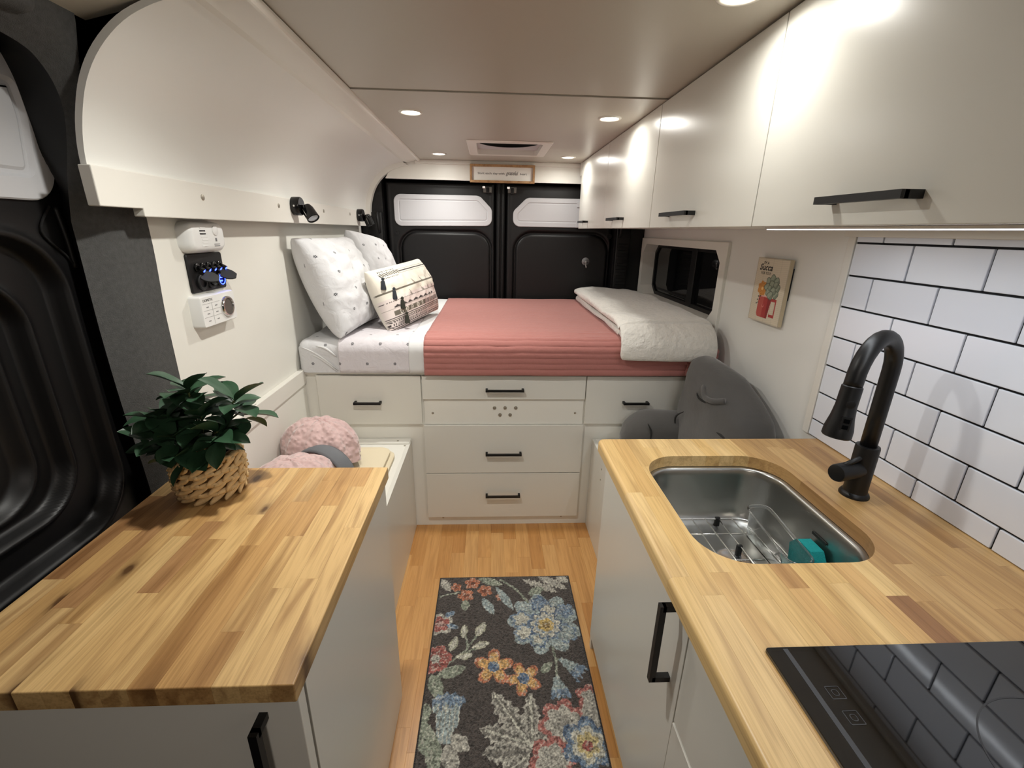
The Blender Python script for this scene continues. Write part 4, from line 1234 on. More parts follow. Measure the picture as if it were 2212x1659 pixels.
def build_pillows():
    M = basis((-.732, 2.315, 1.235), (.10, 1, 0), (-.40, -.04, 1))
    o = obj('bed_pillow', pillow_mesh('bed_pillow', .54, .46, .23, M, 70, 56, seed=1.3, wr=.014, pw=.36, pinch=.05), linen)
    tag(o, 'white sprigged bed pillow nearest the camera, leaning on the left wall', 'pillow', 'white bed pillows')
    M = basis((-.712, 2.95, 1.24), (.06, 1, -.10), (-.36, .08, 1))
    o = obj('bed_pillow', pillow_mesh('bed_pillow', .56, .46, .22, M, 70, 56, seed=6.1, wr=.014, pw=.36, pinch=.05), linen)
    tag(o, 'white sprigged bed pillow farther back beside the rear doors', 'pillow', 'white bed pillows')
    cream = np.array(lin((232, 226, 212))[:3]); olive = np.array(lin((110, 104, 92))[:3]); dk = np.array(lin((70, 62, 60))[:3]); gy = np.array(lin((150, 142, 132))[:3]); pkw = np.array(lin((226, 214, 208))[:3])
    def pat(u, v):
        c = np.ones(u.shape+(3,))*cream
        c[v < .5] = pkw
        def put(mask, col): c[mask] = col
        put((np.abs(v-.60) < .011), olive)
        put((np.abs(v-.445) < .008) & (u > .4), gy); put((np.abs(v-.445) < .008) & (u <= .4) & (np.mod(u*60, 1) < .5), dk)
        put((np.abs(v-.865) < .010) & (u > .33), dk); put((np.abs(v-.90) < .006) & (u > .3), gy); put((np.abs(v-.83) < .004) & (u > .3), gy)
        put((np.abs(v-.87) < .03) & (u <= .33) & (u > .07) & (np.mod((u*40+v*14), 1) < .6), dk)
        put((np.abs(v-.93) < .012) & (u <= .3) & (u > .07) & (np.mod(u*50, 1) < .4), dk)
        put((np.abs(v-.815) < .010) & (u <= .3) & (u > .07) & (np.mod(u*60, 1) < .5), dk)
        zz = np.abs(np.mod(u*11, 1)-.5)*.07
        put((v > .345) & (v < .345+zz+.006) & (u > .06) & (u < .75), dk)
        put((np.abs(v-.335) < .006), gy)
        band = (v > .225) & (v < .30) & (u > .05)
        put(band & (u < .5), olive); put(band & (u >= .5) & (np.mod(u*46, 1) < .6), dk)
        for k in range(5):
            r = np.hypot((u-.12-k*.085)*1.75, v-.262)
            put(r < .034, cream); put(r < .021, dk); put(r < .009, cream)
        put((np.abs(v-.20) < .007), dk); put((np.abs(v-.172) < .005), olive)
        put((v > .13) & (v < .155) & (np.mod(u*42+v*20, 1) < .55), dk)
        put((v > .085) & (v < .115) & (np.mod(u*50, 1) < .4) & (u < .6), dk)
        put((np.abs(v-.065) < .012) & (np.mod(u*30+v*30, 1) < .6), dk); put((np.abs(v-.03) < .006), dk)
        put((np.abs(v-.10) < .006) & (u >= .6), dk)
        for (a, b) in ((.42, .615), (.60, .615), (.72, .615), (.86, .615), (.33, .455), (.55, .455), (.68, .455), (.80, .455), (.93, .455)):
            hh = (v-b)/.085
            m_ = (hh > 0) & (hh < 1) & (np.abs(u-a+.02*hh) < .011*(1-hh)+.002) & (np.mod(hh*4, 1) < .72)
            put(m_, gy)
        return c
    cc = Vector((-.455, 2.475, 1.17))
    M = basis(cc, (.175, .50, .035), (-.36, .10, 1))
    lc = thing('lumbar_cushion', 'cream patterned lumbar cushion with dark tassels in front of the pillows', 'cushion', (-.44, 2.45, 1.02))
    me = pillow_mesh('cover', .53, .31, .20, M, 220, 150, pinch=.015, wr=.009, seed=3.3, colorfn=pat, pw=.40)
    obj('cover', me, vcol('printed_cushion_cotton', .9, .3, 220, .002), lc)
    tas = mat('tassel_yarn', (52, 56, 62), .95, bump=.8, bscale=400, bdist=.002); tas2 = mat('tassel_yarn_olive', (50, 50, 42), .95, bump=.8, bscale=400, bdist=.002)
    Mm = M
    for k, (u, v, zo) in enumerate(((-.235, .105, .05), (-.205, .045, .068), (-.185, -.01, .078), (-.19, -.085, .072))):
        p = Mm @ Vector((u, v, zo+.012))
        bm = nb(); lathe(bm, p, (0.02, -.05, -1), [(0, .003), (.006, .008), (.014, .006), (.02, .009), (.05, .0135), (.058, .0135)], 12)
        o = obj('tassel', bm, tas if k < 2 else tas2, lc, 40)
        bm = nb(); lathe(bm, p+Vector((0, 0, -.013)), (0, 0, -1), [(0, .0068), (.004, .0068)], 10); obj('binding', bm, chrome, o, 40)
build_pillows()

# ------------------------------------------------------------------ grey backrest pillow on the right bench
def build_backrest():
    t = thing('backrest_pillow', 'charcoal grey backrest pillow with arms wedged on the right bench', 'pillow', (.9, 1.65, .505))
    gm = mat('charcoal_microfibre', (78, 76, 74), .9, bump=.35, bscale=40, bdist=.003, sheen=.3)
    # back slab: lofted rounded sections along its height, leaning on the wall
    rings = []
    N = 44
    for k in range(30):
        q = 1-(1-k/29)**1.5
        z = .507+q*.475
        yn = float(np.interp(z, [.5, .75, .84, .88, .95, .97, .982], [1.335, 1.40, 1.45, 1.51, 1.66, 1.74, 1.82]))
        yf = float(np.interp(z, [.5, .55, .90, .96, .982], [1.955, 1.965, 1.965, 1.96, 1.92]))
        th = float(np.interp(z, [.5, .53, .75, .90, .95, .975, .982], [.10, .125, .118, .098, .075, .045, .02]))
        cx = float(np.interp(z, [.5, .75, .90, .982], [.965, .968, .972, .965])); cy = (yn+yf)/2; wl = (yf-yn)/2
        ring = []
        for i in range(N):
            a = 2*PI*i/N; ca, sa = math.cos(a), math.sin(a)
            e = .62
            xx = math.copysign(abs(ca)**e, ca)*th; yy = math.copysign(abs(sa)**e, sa)*wl
            p = Vector((cx+xx, cy+yy, z))
            p.x += .007*nz(p.y*8, p.z*8, 1)-.012*math.exp(-((p.y-1.66)/.06)**2-((p.z-.88)/.05)**2)
            p.x = min(p.x, 1.093)
            ring.append(p)
        rings.append(ring)
    bm = nb(); loft(bm, rings, True, True, True); obj('back', bm, gm, t, True)
    # arms
    for nm, y0, hh, L in (('arm', 1.90, .100, .315), ('arm', 1.43, .075, .20)):
        rings = []
        for k in range(20):
            q = k/19
            x = .93-q*L
            s = 1 if q < .6 else math.sqrt(max(.0004, 1-((q-.6)/.4)**2))
            hz = (hh+.006*math.sin(q*PI))*(.30+.70*s)
            wy = .088*(.3+.7*s)
            zc = .508+hh+.004
            ring = []
            for i in range(28):
                a = 2*PI*i/28; ca, sa = math.cos(a), math.sin(a)
                ring.append(Vector((x, y0+math.copysign(abs(ca)**.8, ca)*wy, zc-(hh-hz)*.45+math.copysign(abs(sa)**.8, sa)*hz+.005*nz(x*9, a, 2))))
            rings.append(ring)
        bm = nb(); loft(bm, rings, True, True, True); obj(nm, bm, gm, t, True)
    # carry handle, and the shade of the creases drawn as thin dark tubes
    bm = nb(); tube(bm, spline([(.895, 1.74, .905), (.872, 1.70, .90), (.862, 1.655, .88), (.868, 1.60, .885), (.893, 1.565, .90)], 6), .011, 10); obj('carry_strap', bm, gm, t, True)
    dk = mat('crease_shade', (40, 39, 38), .95)
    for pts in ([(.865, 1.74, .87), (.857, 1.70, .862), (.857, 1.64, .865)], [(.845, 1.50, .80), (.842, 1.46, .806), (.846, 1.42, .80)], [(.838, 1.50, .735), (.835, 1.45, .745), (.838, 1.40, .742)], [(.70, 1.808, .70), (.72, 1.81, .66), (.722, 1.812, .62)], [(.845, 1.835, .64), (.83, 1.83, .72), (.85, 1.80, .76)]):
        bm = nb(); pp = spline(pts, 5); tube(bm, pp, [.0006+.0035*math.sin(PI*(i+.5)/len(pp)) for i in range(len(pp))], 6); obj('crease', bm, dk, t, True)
build_backrest()

# ------------------------------------------------------------------ pink plush throw on the left bench
def build_plush():
    t = thing('plush_throw', 'pink cable-textured plush throw bundled with a grey band on the left bench', 'throw', (-.70, 1.6, .551))
    pm = mat('pink_plush', (208, 178, 175), .97, sheen=.5, var=.10, vscale=40)
    nt = pm.node_tree; geo = nt.nodes.new('ShaderNodeNewGeometry'); vo = nt.nodes.new('ShaderNodeTexVoronoi'); vo.feature = 'SMOOTH_F1'; vo.inputs['Scale'].default_value = 58
    bp = nt.nodes.new('ShaderNodeBump'); bp.invert = True; bp.inputs['Strength'].default_value = .9; bp.inputs['Distance'].default_value = .012
    nt.links.new(geo.outputs['Position'], vo.inputs['Vector']); nt.links.new(vo.outputs[0], bp.inputs['Height']); nt.links.new(bp.outputs[0], nt.nodes['Principled BSDF'].inputs['Normal'])
    def fan(nm, hub, tip_r, a0, a1, hgt, seed, lift):
        """pleated fan of cloth: hub point, outer edge between two angles"""
        hub = Vector(hub); nu, nv = 46, 26; rings = []
        P = np.zeros((nu, nv, 3))
        for i in range(nu):
            u = i/(nu-1); ang = a0+(a1-a0)*u
            for j in range(nv):
                v = j/(nv-1)
                r = tip_r*(v**.8)*(1-.12*math.cos((u-.5)*6))
                prof = math.sin(PI*min(1, v*.92+.08))**.55 if v < .98 else .02
                cross = math.sin(PI*min(.995, max(.005, u)))**.5
                z = hub.z+hgt*prof*cross*(1-.25*v)+lift*(1-v)
                pl = .010*math.sin(u*38+seed)*math.sin(PI*v)**.5+.007*nz(u*12, v*9, seed)
                P[i, j] = (hub.x+r*math.cos(ang), hub.y+r*math.sin(ang), max(.552, z+pl))
        me = grid_mesh(nm, P)
        o = obj(nm, me, pm, t)
        md = o.modifiers.new('thickness', 'SOLIDIFY'); md.thickness = .012; md.offset = -1
        return o
    def lobe(nm, c, ax, ay, az, rz, seed, pleat):
        n, m_ = 72, 40
        P = np.zeros((n, m_, 3)); c_, s_ = math.cos(rz), math.sin(rz)
        for i in range(n):
            a = 2*PI*i/(n-1)
            for j in range(m_):
                b = PI/2*(1-j/(m_-1)*1.0)*1.0   # top to rim
                ph = PI/2*j/(m_-1)*1.25
                rr = math.sin(min(ph, PI/2))**.8; zz = math.cos(ph) if ph < PI/2 else -.25*(ph-PI/2)
                d = 1+.05*math.sin(pleat*a+seed)*rr+.05*nz(math.cos(a)*3+seed, math.sin(a)*3, zz*3)+.012*math.sin(26*a+9*ph)*rr
                x = ax*rr*math.cos(a)*d; y = ay*rr*math.sin(a)*d
                P[i, j] = (c[0]+c_*x-s_*y, c[1]+s_*x+c_*y, max(.552, c[2]+az*zz*d))
        P[-1] = P[0]
        return obj(nm, grid_mesh(nm, P[::-1]), pm, t)
    lobe('rear_lobe', (-.705, 1.74, .60), .165, .12, .150, -.25, 1., 9)
    lobe('front_lobe', (-.71, 1.47, .585), .150, .145, .125, .3, 4., 8)
    lobe('trailing_end', (-.815, 1.38, .565), .075, .12, .08, .2, 7., 6)
    bm = nb()
    gm = mat('grey_band_cloth', (108, 110, 114), .9, bump=.3, bscale=200, bdist=.001)
    P = []
    for i in range(20):
        q = i/19; a = PI*(.04+.92*q)
        cx = -.63-.115*math.cos(a)*-1*.0
        row = []
        for k in range(7):
            s = k/6-.5
            row.append((-.655+.11*math.cos(a)+s*.03, 1.60+.05*s-.05*math.cos(a)+.02, .565+.105*math.sin(a)+.01*math.cos(s*PI)))
        P.append(row)
    grid(bm, P); o = obj('band', bm, gm, t, True); md = o.modifiers.new('thickness', 'SOLIDIFY'); md.thickness = .01
build_plush()

# ------------------------------------------------------------------ plant in a woven basket
def build_plant():
    c = Vector((-.700, 1.035, ZT))
    b = thing('woven_basket', 'small round basket of woven straw standing on the left counter', 'basket', c)
    straw = mat('straw', (214, 184, 136), .8, bump=.7, bscale=160, bdist=.002, var=.22, vscale=60)
    def rad(h): return .063+.010*math.sin(PI*(h+.15)*.8)+.004*h
    H = .112
    bm = nb(); lathe(bm, c, (0, 0, 1), [(0.001, .056), (.004, .060)]+[(H*q, rad(q)-.006) for q in np.linspace(.1, 1, 8)]+[(H, rad(1)-.014), (H*.75, rad(1)-.016), (H*.74, .004)], 28); obj('liner', bm, mat('straw_dark', (120, 92, 56), .9), b, True)
    # one strand mesh, reused
    sb = nb(); rings = []
    for k in range(7):
        q = k/6; r = math.sin(PI*(.08+.84*q))**.6
        x = (q-.5)*.042
        rings.append([(x, math.cos(a)*.0065*r-.0045*(2*q-1)**2, math.sin(a)*.0078*r+.010*(q-.5)) for a in np.linspace(0, 2*PI, 7)[:-1]])
    loft(sb, rings, True, True, True)
    me = bpy.data.meshes.new('strand'); sb.to_mesh(me); sb.free(); me.materials.append(straw)
    for p in me.polygons: p.use_smooth = True
    rnd = random.Random(9); rows = 8
    for r in range(rows):
        q = (r+.5)/rows; n = 14
        for k in range(n):
            a = 2*PI*(k+(.5 if r % 2 else 0))/n+rnd.uniform(-.04, .04)
            R_ = rad(q)
            o = obj('strand', me, straw, b, loc=(c.x+R_*math.cos(a), c.y+R_*math.sin(a), c.z+.0075+q*(H-.008)))
            o.rotation_euler = (rnd.uniform(-.2, .2), (.20 if r % 2 else -.20)+rnd.uniform(-.12, .12), a+PI/2)
            o.scale = (1.0, 1, rnd.uniform(.95, 1.15))
    # plant
    p = thing('potted_plant', 'dark green leafy artificial plant growing from the woven basket', 'plant', c+Vector((0, 0, .09)))
    leafm = mat('dark_leaf', (46, 74, 52), .38, bump=.2, bscale=60, bdist=.002, var=.3, vscale=25)
    stemm = mat('stem_green', (96, 104, 60), .6)
    soil = nb(); lathe(soil, c+Vector((0, 0, .088)), (0, 0, 1), [(0, .045), (.004, .05), (.010, .02)], 18); obj('moss', soil, mat('dark_moss', (24, 22, 16), 1, bump=1, bscale=200, bdist=.004), p, True)
    leaves = []
    for var in range(3):
        L, Wd, cv = ((.076, .052, .25), (.068, .046, .45), (.084, .054, .15))[var]
        n, m_ = 11, 5; P = []
        for i in range(n):
            q = i/(n-1); wv = Wd/2*(math.sin(PI*min(1, q**1.25))**.72)*(1 if q < .98 else 0)+.0006
            row = []
            for j in range(m_):
                s = (j/(m_-1)-.5)*2
                row.append((q*L, s*wv, -cv*L*q*q+abs(s)*wv*.35+.0015*math.sin(q*9)*abs(s)))
            P.append(row)
        bm = nb(); grid(bm, P)
        me = bpy.data.meshes.new('leaf'); bm.to_mesh(me); bm.free(); me.materials.append(leafm)
        for f in me.polygons: f.use_smooth = True
        leaves.append(me)
    tips = [((-.700, 1.02, 1.135), 8, .1), ((-.605, 1.03, 1.105), 7, .3), ((-.665, .995, 1.085), 8, .4), ((-.765, 1.0, 1.075), 7, .35), ((-.795, 1.05, 1.06), 6, .45), ((-.63, .985, 1.045), 7, .5), ((-.72, .975, 1.035), 8, .5), ((-.62, 1.08, 1.06), 6, .4), ((-.73, 1.08, 1.09), 6, .3), ((-.77, .985, 1.02), 6, .6), ((-.655, 1.0, 1.01), 6, .65), ((-.70, .97, 1.0), 5, .7)]
    rnd = random.Random(21)
    base = c+Vector((0, 0, .09))
    for tp, nl, dr in tips:
        tp = Vector(tp); mid = base.lerp(tp, .5)+Vector((0, 0, .02))
        st = spline([base+Vector((rnd.uniform(-.015, .015), rnd.uniform(-.015, .015), 0)), mid, tp], 6)
        bm = nb(); tube(bm, st, .0022, 6); obj('stem', bm, stemm, p, True)
        a0 = rnd.uniform(0, 6)
        nl += 2
        for k in range(nl):
            a = a0+k*2.4; up = (.95-1.15*(k/nl))-dr*.45+rnd.uniform(-.15, .15)
            at = tp-Vector((0, 0, .028*(k/nl)))
            lo = obj('leaf', leaves[rnd.randrange(3)], leafm, p, loc=at)
            sc = rnd.uniform(.78, 1.08)
            lo.scale = (sc, sc, sc)
            lo.rotation_euler = Euler((rnd.uniform(-.4, .4), -up, a), 'XYZ')
build_plant()

# ------------------------------------------------------------------ rug with woven flowers
def build_rug():
    x0, x1, y0, y1 = -.221, .362, .42, 1.662
    nx, ny = 280, 596
    xs = np.linspace(x0, x1, nx); ys = np.linspace(y0, y1, ny)
    X, Y = np.meshgrid(xs, ys, indexing='ij')
    rng = np.random.default_rng(3)
    def smooth(a, k):
        for ax in (0, 1):
            for _ in range(k): a = (np.roll(a, 1, ax)+np.roll(a, -1, ax)+2*a)/4
        return a
    j1 = smooth(rng.standard_normal(X.shape), 3); j2 = smooth(rng.standard_normal(X.shape), 3)
    jx = X+.0055*j1; jy = Y+.0055*j2
    C = np.ones(X.shape+(3,))*np.array(lin((74, 66, 62))[:3])
    c = lambda *a: np.array(lin(a)[:3])
    ltb, blu, dbl, crm, sage, red, org, yel, gry, ylw = c(150, 168, 170), c(112, 138, 164), c(82, 108, 140), c(196, 194, 178), c(140, 150, 130), c(172, 84, 74), c(196, 112, 66), c(218, 166, 82), c(176, 172, 160), c(196, 164, 74)
    def put(m, col): C[m] = col
    def rel(cx, cy, rot=0):
        dx, dy = jx-cx, jy-cy; r = np.hypot(dx, dy); t = np.arctan2(dy, dx)-rot; return r, t
    def flower(cx, cy, R, n, cols, rot=0, depth=.35, sharp=1.):
        r, t = rel(cx, cy, rot)
        e = R*(1-depth+depth*np.abs(np.cos(n*t/2))**sharp)
        for k, col in cols: put(r < e*k, col)
    def leaf(xa, ya, xb, yb, wd, col, edge=None, frill=0):
        dx, dy = xb-xa, yb-ya; L = math.hypot(dx, dy)
        s = ((jx-xa)*dx+(jy-ya)*dy)/L/L; d = np.abs((jx-xa)*dy-(jy-ya)*dx)/L
        ww = wd*np.sin(PI*np.clip(s, 0, 1))**.75*(1-frill*np.abs(np.sin(s*22)))
        ins = (s > 0) & (s < 1)
        if edge is not None:
            put(ins & (d < ww), edge); put(ins & (d < ww*.55), col)
        else: put(ins & (d < ww), col)
    def stroke(pts, wd, col):
        for (a, b), (c_, d_) in zip(pts, pts[1:]):
            dx, dy = c_-a, d_-b; L2 = dx*dx+dy*dy
            s = np.clip(((jx-a)*dx+(jy-b)*dy)/L2, 0, 1)
            put(np.hypot(jx-a-s*dx, jy-b-s*dy) < wd, col)
    # stems
    stroke([(.05, 1.64), (.12, 1.58), (.17, 1.50), (.20, 1.44)], .005, sage); stroke([(.24, 1.30), (.245, 1.22), (.24, 1.16)], .004, sage); stroke([(.245, 1.24), (.28, 1.22)], .004, sage)
    stroke([(-.16, 1.22), (-.09, 1.28), (-.04, 1.36)], .004, sage); stroke([(-.08, 1.29), (-.09, 1.36)], .0035, sage); stroke([(-.10, 1.27), (-.05, 1.29)], .0035, sage)
    stroke([(-.21, 1.55), (-.13, 1.57)], .004, sage)
    # orange blossoms
    for x, y, R in ((-.075, 1.622, .036), (-.10, 1.552, .036), (-.018, 1.578, .034), (.052, 1.54, .026), (-.145, 1.60, .026)):
        flower(x, y, R, 5, ((1, org), (.62, c(176, 92, 50)), (.28, c(120, 66, 40))), rot=x*30)
    leaf(-.10, 1.53, -.10, 1.47, .018, sage); leaf(-.03, 1.535, .02, 1.45, .020, ltb); leaf(-.05, 1.65, .06, 1.61, .02, sage)
    leaf(-.215, 1.65, -.17, 1.58, .025, gry, None, .3); leaf(.03, 1.60, .10, 1.47, .018, ltb, None)
    # acanthus at top right
    leaf(.15, 1.64, .30, 1.56, .03, gry, None, .5); leaf(.22, 1.66, .34, 1.58, .03, gry, None, .4); leaf(.30, 1.66, .355, 1.62, .03, gry, None, .4); leaf(.17, 1.55, .24, 1.59, .022, sage)
    # big blue peony
    R0 = .135
    flower(.222, 1.405, .150, 9, ((1, ltb), (.86, c(164, 178, 176)), (.78, ltb)), rot=.3, depth=.28)
    flower(.21, 1.50, .045, 5, ((1, dbl), (.75, blu)), rot=.2); flower(.315, 1.46, .04, 5, ((1, blu),), rot=.8); flower(.13, 1.42, .05, 5, ((1, blu), (.7, crm)), rot=1.5)
    flower(.14, 1.355, .045, 5, ((1, blu), (.72, crm)), rot=.5); flower(.19, 1.325, .042, 5, ((1, dbl), (.78, ltb), (.5, crm)), rot=.1); flower(.30, 1.35, .05, 6, ((1, blu), (.75, ltb)), rot=.4); flower(.245, 1.46, .042, 5, ((1, dbl), (.8, crm), (.5, crm)), rot=.4)
    flower(.225, 1.392, .072, 9, ((1, dbl), (.86, crm), (.62, blu), (.52, crm)), rot=.2, depth=.3); flower(.228, 1.39, .034, 6, ((1, ylw), (.5, c(150, 122, 60))), rot=.3, depth=.25)
    # left edge bloom
    flower(-.195, 1.405, .055, 5, ((1, gry), (.72, red), (.3, c(190, 150, 140))), rot=.5); leaf(-.18, 1.44, -.14, 1.47, .014, blu); leaf(-.17, 1.40, -.12, 1.385, .012, blu)
    # pale buds
    for a in ((-.05, 1.345, -.015, 1.41, .019), (-.10, 1.335, -.095, 1.40, .015), (-.145, 1.28, -.125, 1.345, .017), (-.065, 1.295, -.0, 1.315, .016), (-.125, 1.255, -.06, 1.265, .015)):
        leaf(*a, crm, c(176, 176, 150))
    # red bloom left
    flower(-.195, 1.25, .06, 6, ((1, red), (.62, c(150, 70, 62)), (.3, gry)), rot=.2, depth=.2); leaf(-.19, 1.18, -.08, 1.215, .022, sage); leaf(-.205, 1.19, -.16, 1.10, .025, sage, None); 
    # star flowers
    for x, y, R, ro in ((.016, 1.214, .074, .25), (.122, 1.166, .066, .7)):
        flower(x, y, R, 5, ((1, org), (.80, yel), (.52, yel)), rot=ro, depth=.62, sharp=.8); r, t = rel(x, y); put(r < .021, dbl)
        for k in range(5):
            pass
    # blue bells
    for (xa, ya, xb, yb, wd) in ((.262, 1.24, .335, 1.17, .034), (.238, 1.17, .245, 1.09, .036)):
        dx, dy = xb-xa, yb-ya; L = math.hypot(dx, dy)
        s = ((jx-xa)*dx+(jy-ya)*dy)/L/L; d = np.abs((jx-xa)*dy-(jy-ya)*dx)/L
        ins = (s > 0) & (s < .85+.18*np.abs(np.sin(d*160))) & (d < wd*(.25+.85*np.clip(s, 0, 1))); put(ins, ltb); put(ins & (s > .6), blu)
    leaf(.23, 1.225, .185, 1.185, .016, sage)
    # big grey acanthus leaf
    hub = (.135, .935)
    for a in ((.135, .935, .01, 1.12, .045), (.135, .935, .14, 1.115, .035), (.13, .95, -.03, 1.00, .042), (.13, .93, -.02, .93, .04), (.12, .92, .02, .84, .04), (.14, .95, .20, 1.02, .03)):
        leaf(*a, c(120, 116, 108), gry, .35)
    for a in ((.135, .935, .02, 1.11), (.135, .935, .14, 1.10), (.13, .95, -.01, .995), (.12, .92, .03, .86)):
        stroke([(a[0], a[1]), (a[2], a[3])], .0035, crm)
    # blue thistle lower left
    s = (1.13-jy)/.17; d = np.abs(jx+.135)
    ins = (s > .02+.20*(d/.07)**2+.05*np.abs(np.sin(jx*110))) & (s < 1) & (d < .072*(1-.72*np.clip(s, 0, 1)**.7)+.004*np.sin(jx*300)); put(ins, ltb); put(ins & (s < .34+.09*np.sin(jx*190)), blu); put(ins & (np.abs(np.mod(jx*70+s*.6, 1)-.5) < .10) & (s > .3), crm)
    leaf(-.205, 1.03, -.19, .93, .03, sage); leaf(-.17, .99, -.16, .87, .024, sage); leaf(-.12, .985, -.06, .94, .024, gry); leaf(-.13, .96, -.10, .87, .026, gry); leaf(-.21, 1.09, -.205, 1.02, .02, sage)
    # salmon and blue bloom lower right
    flower(.24, 1.005, .085, 7, ((1, c(178, 100, 90)), (.74, gry), (.4, c(150, 146, 136))), rot=.5, depth=.25); flower(.34, 1.09, .05, 5, ((1, c(178, 100, 90)), (.6, gry)), rot=.1); leaf(.33, 1.08, .345, .99, .034, gry)
    flower(.19, .90, .075, 6, ((1, c(178, 100, 90)), (.7, gry)), rot=.2, depth=.25)
    flower(.305, .945, .085, 6, ((1, dbl), (.85, blu), (.66, crm), (.45, c(206, 186, 120))), rot=.4, depth=.3); r, t = rel(.303, .94); put(r < .016, red)
    # nearer repeat out of sight
    flower(.0, .72, .12, 8, ((1, ltb), (.7, blu), (.4, crm)), rot=.1); flower(.24, .66, .1, 6, ((1, org), (.6, yel)), rot=.4); leaf(-.2, .62, -.05, .55, .04, sage)
    # petal streaks: lighter veins wherever the design is coloured
    lum = C.mean(-1); vein = smooth(rng.standard_normal(X.shape), 2)
    m_ = (lum > .09) & (vein > .22); C[m_] = C[m_]*.55+np.array(lin((206, 202, 186))[:3])*.45
    m_ = (lum > .09) & (vein < -.30); C[m_] = C[m_]*.58
    g_ = C.mean(-1, keepdims=True); C = (C*.78+g_*.22)
    # yarn flecks and bound edge
    fl = smooth(rng.standard_normal(X.shape), 1); C *= np.clip(1+.75*fl, .4, 1.9)[..., None]
    e = np.minimum(np.minimum(X-x0, x1-X), np.minimum(Y-y0, y1-Y)); C[e < .006] = np.array(lin((40, 36, 36))[:3])
    Z = .0085+.0024*smooth(rng.standard_normal(X.shape), 1)*(e > .006)-.0025*(e < .006)
    # sides
    P = np.stack([X, Y, Z], -1)
    me = grid_mesh('rug', P, None, C)
    t = thing('rug', 'dark floral woven runner rug with blue and orange flowers on the floor', 'rug', ((x0+x1)/2, (y0+y1)/2, 0))
    obj('pile', me, vcol('woven_wool', .95, .9, 260, .004, sheen=.2, vor=True), t)
    obj('backing', bx(x0-.001, x1+.001, y0-.001, y1+.001, .0005, .0058, bev=.002), mat('rug_binding', (38, 34, 34), .95, bump=.6, bscale=500, bdist=.001), t)
build_rug()

# ------------------------------------------------------------------ things on the walls
def build_reading_lamps():
    specs = [(2.06, 1.578, Vector((.55, -.35, -.80)), 'black swivel reading lamp on the ledge, nearer the camera'), (3.03, 1.570, Vector((.25, .25, -.92)), 'black swivel reading lamp on the ledge next to the rear doors')]
    gl = mat('black_gloss_lamp', (9, 9, 10), .2)
    for y, z, hd, lb in specs:
        t = thing('reading_lamp', lb, 'lamp', (-.820, y, z), 'black reading lamps on the ledge')
        bm = nb(); lathe(bm, (-.820, y, z), (1, 0, 0), [(0, .036), (.004, .0365), (.030, .0365), (.034, .034)], 28); bs = obj('mount', bm, gl, t, 40)
        screw(bs, (-.820+.017, y-.0365, z), (0, -1, 0), .004, chrome)
        hd = hd.normalized(); e = Vector((-.820+.034, y, z)); n = e+Vector((.02, .01, -.012))
        bm = nb(); tube(bm, [e-Vector((.004, 0, 0)), e+Vector((.012, .002, -.004)), n], .007, 10); obj('swivel', bm, gl, t, True)
        st = n-hd*.018
        bm = nb(); lathe(bm, st, hd, [(0, .012), (.004, .019), (.02, .024), (.058, .026), (.064, .0265), (.066, .024), (.060, .022)], 26); h = obj('head', bm, gl, t, 40)
        bm = nb(); lathe(bm, st+hd*.060, hd, [(0, .0215), (.002, .021), (.0035, .010)], 20); obj('lens', bm, mat('lamp_lens', (150, 152, 155), .2, .6), h, 40)
        if True:
            for k in range(6):
                a = k*.5
                u, v, dd = frame_of(hd)
                p = st+hd*.03+(u*math.cos(a)+v*math.sin(a))*.0255
                bm = nb(); tube(bm, [p-hd*.015, p+hd*.02], .0012, 5); obj('fin', bm, chrome if k == 0 else gl, h)
build_reading_lamps()

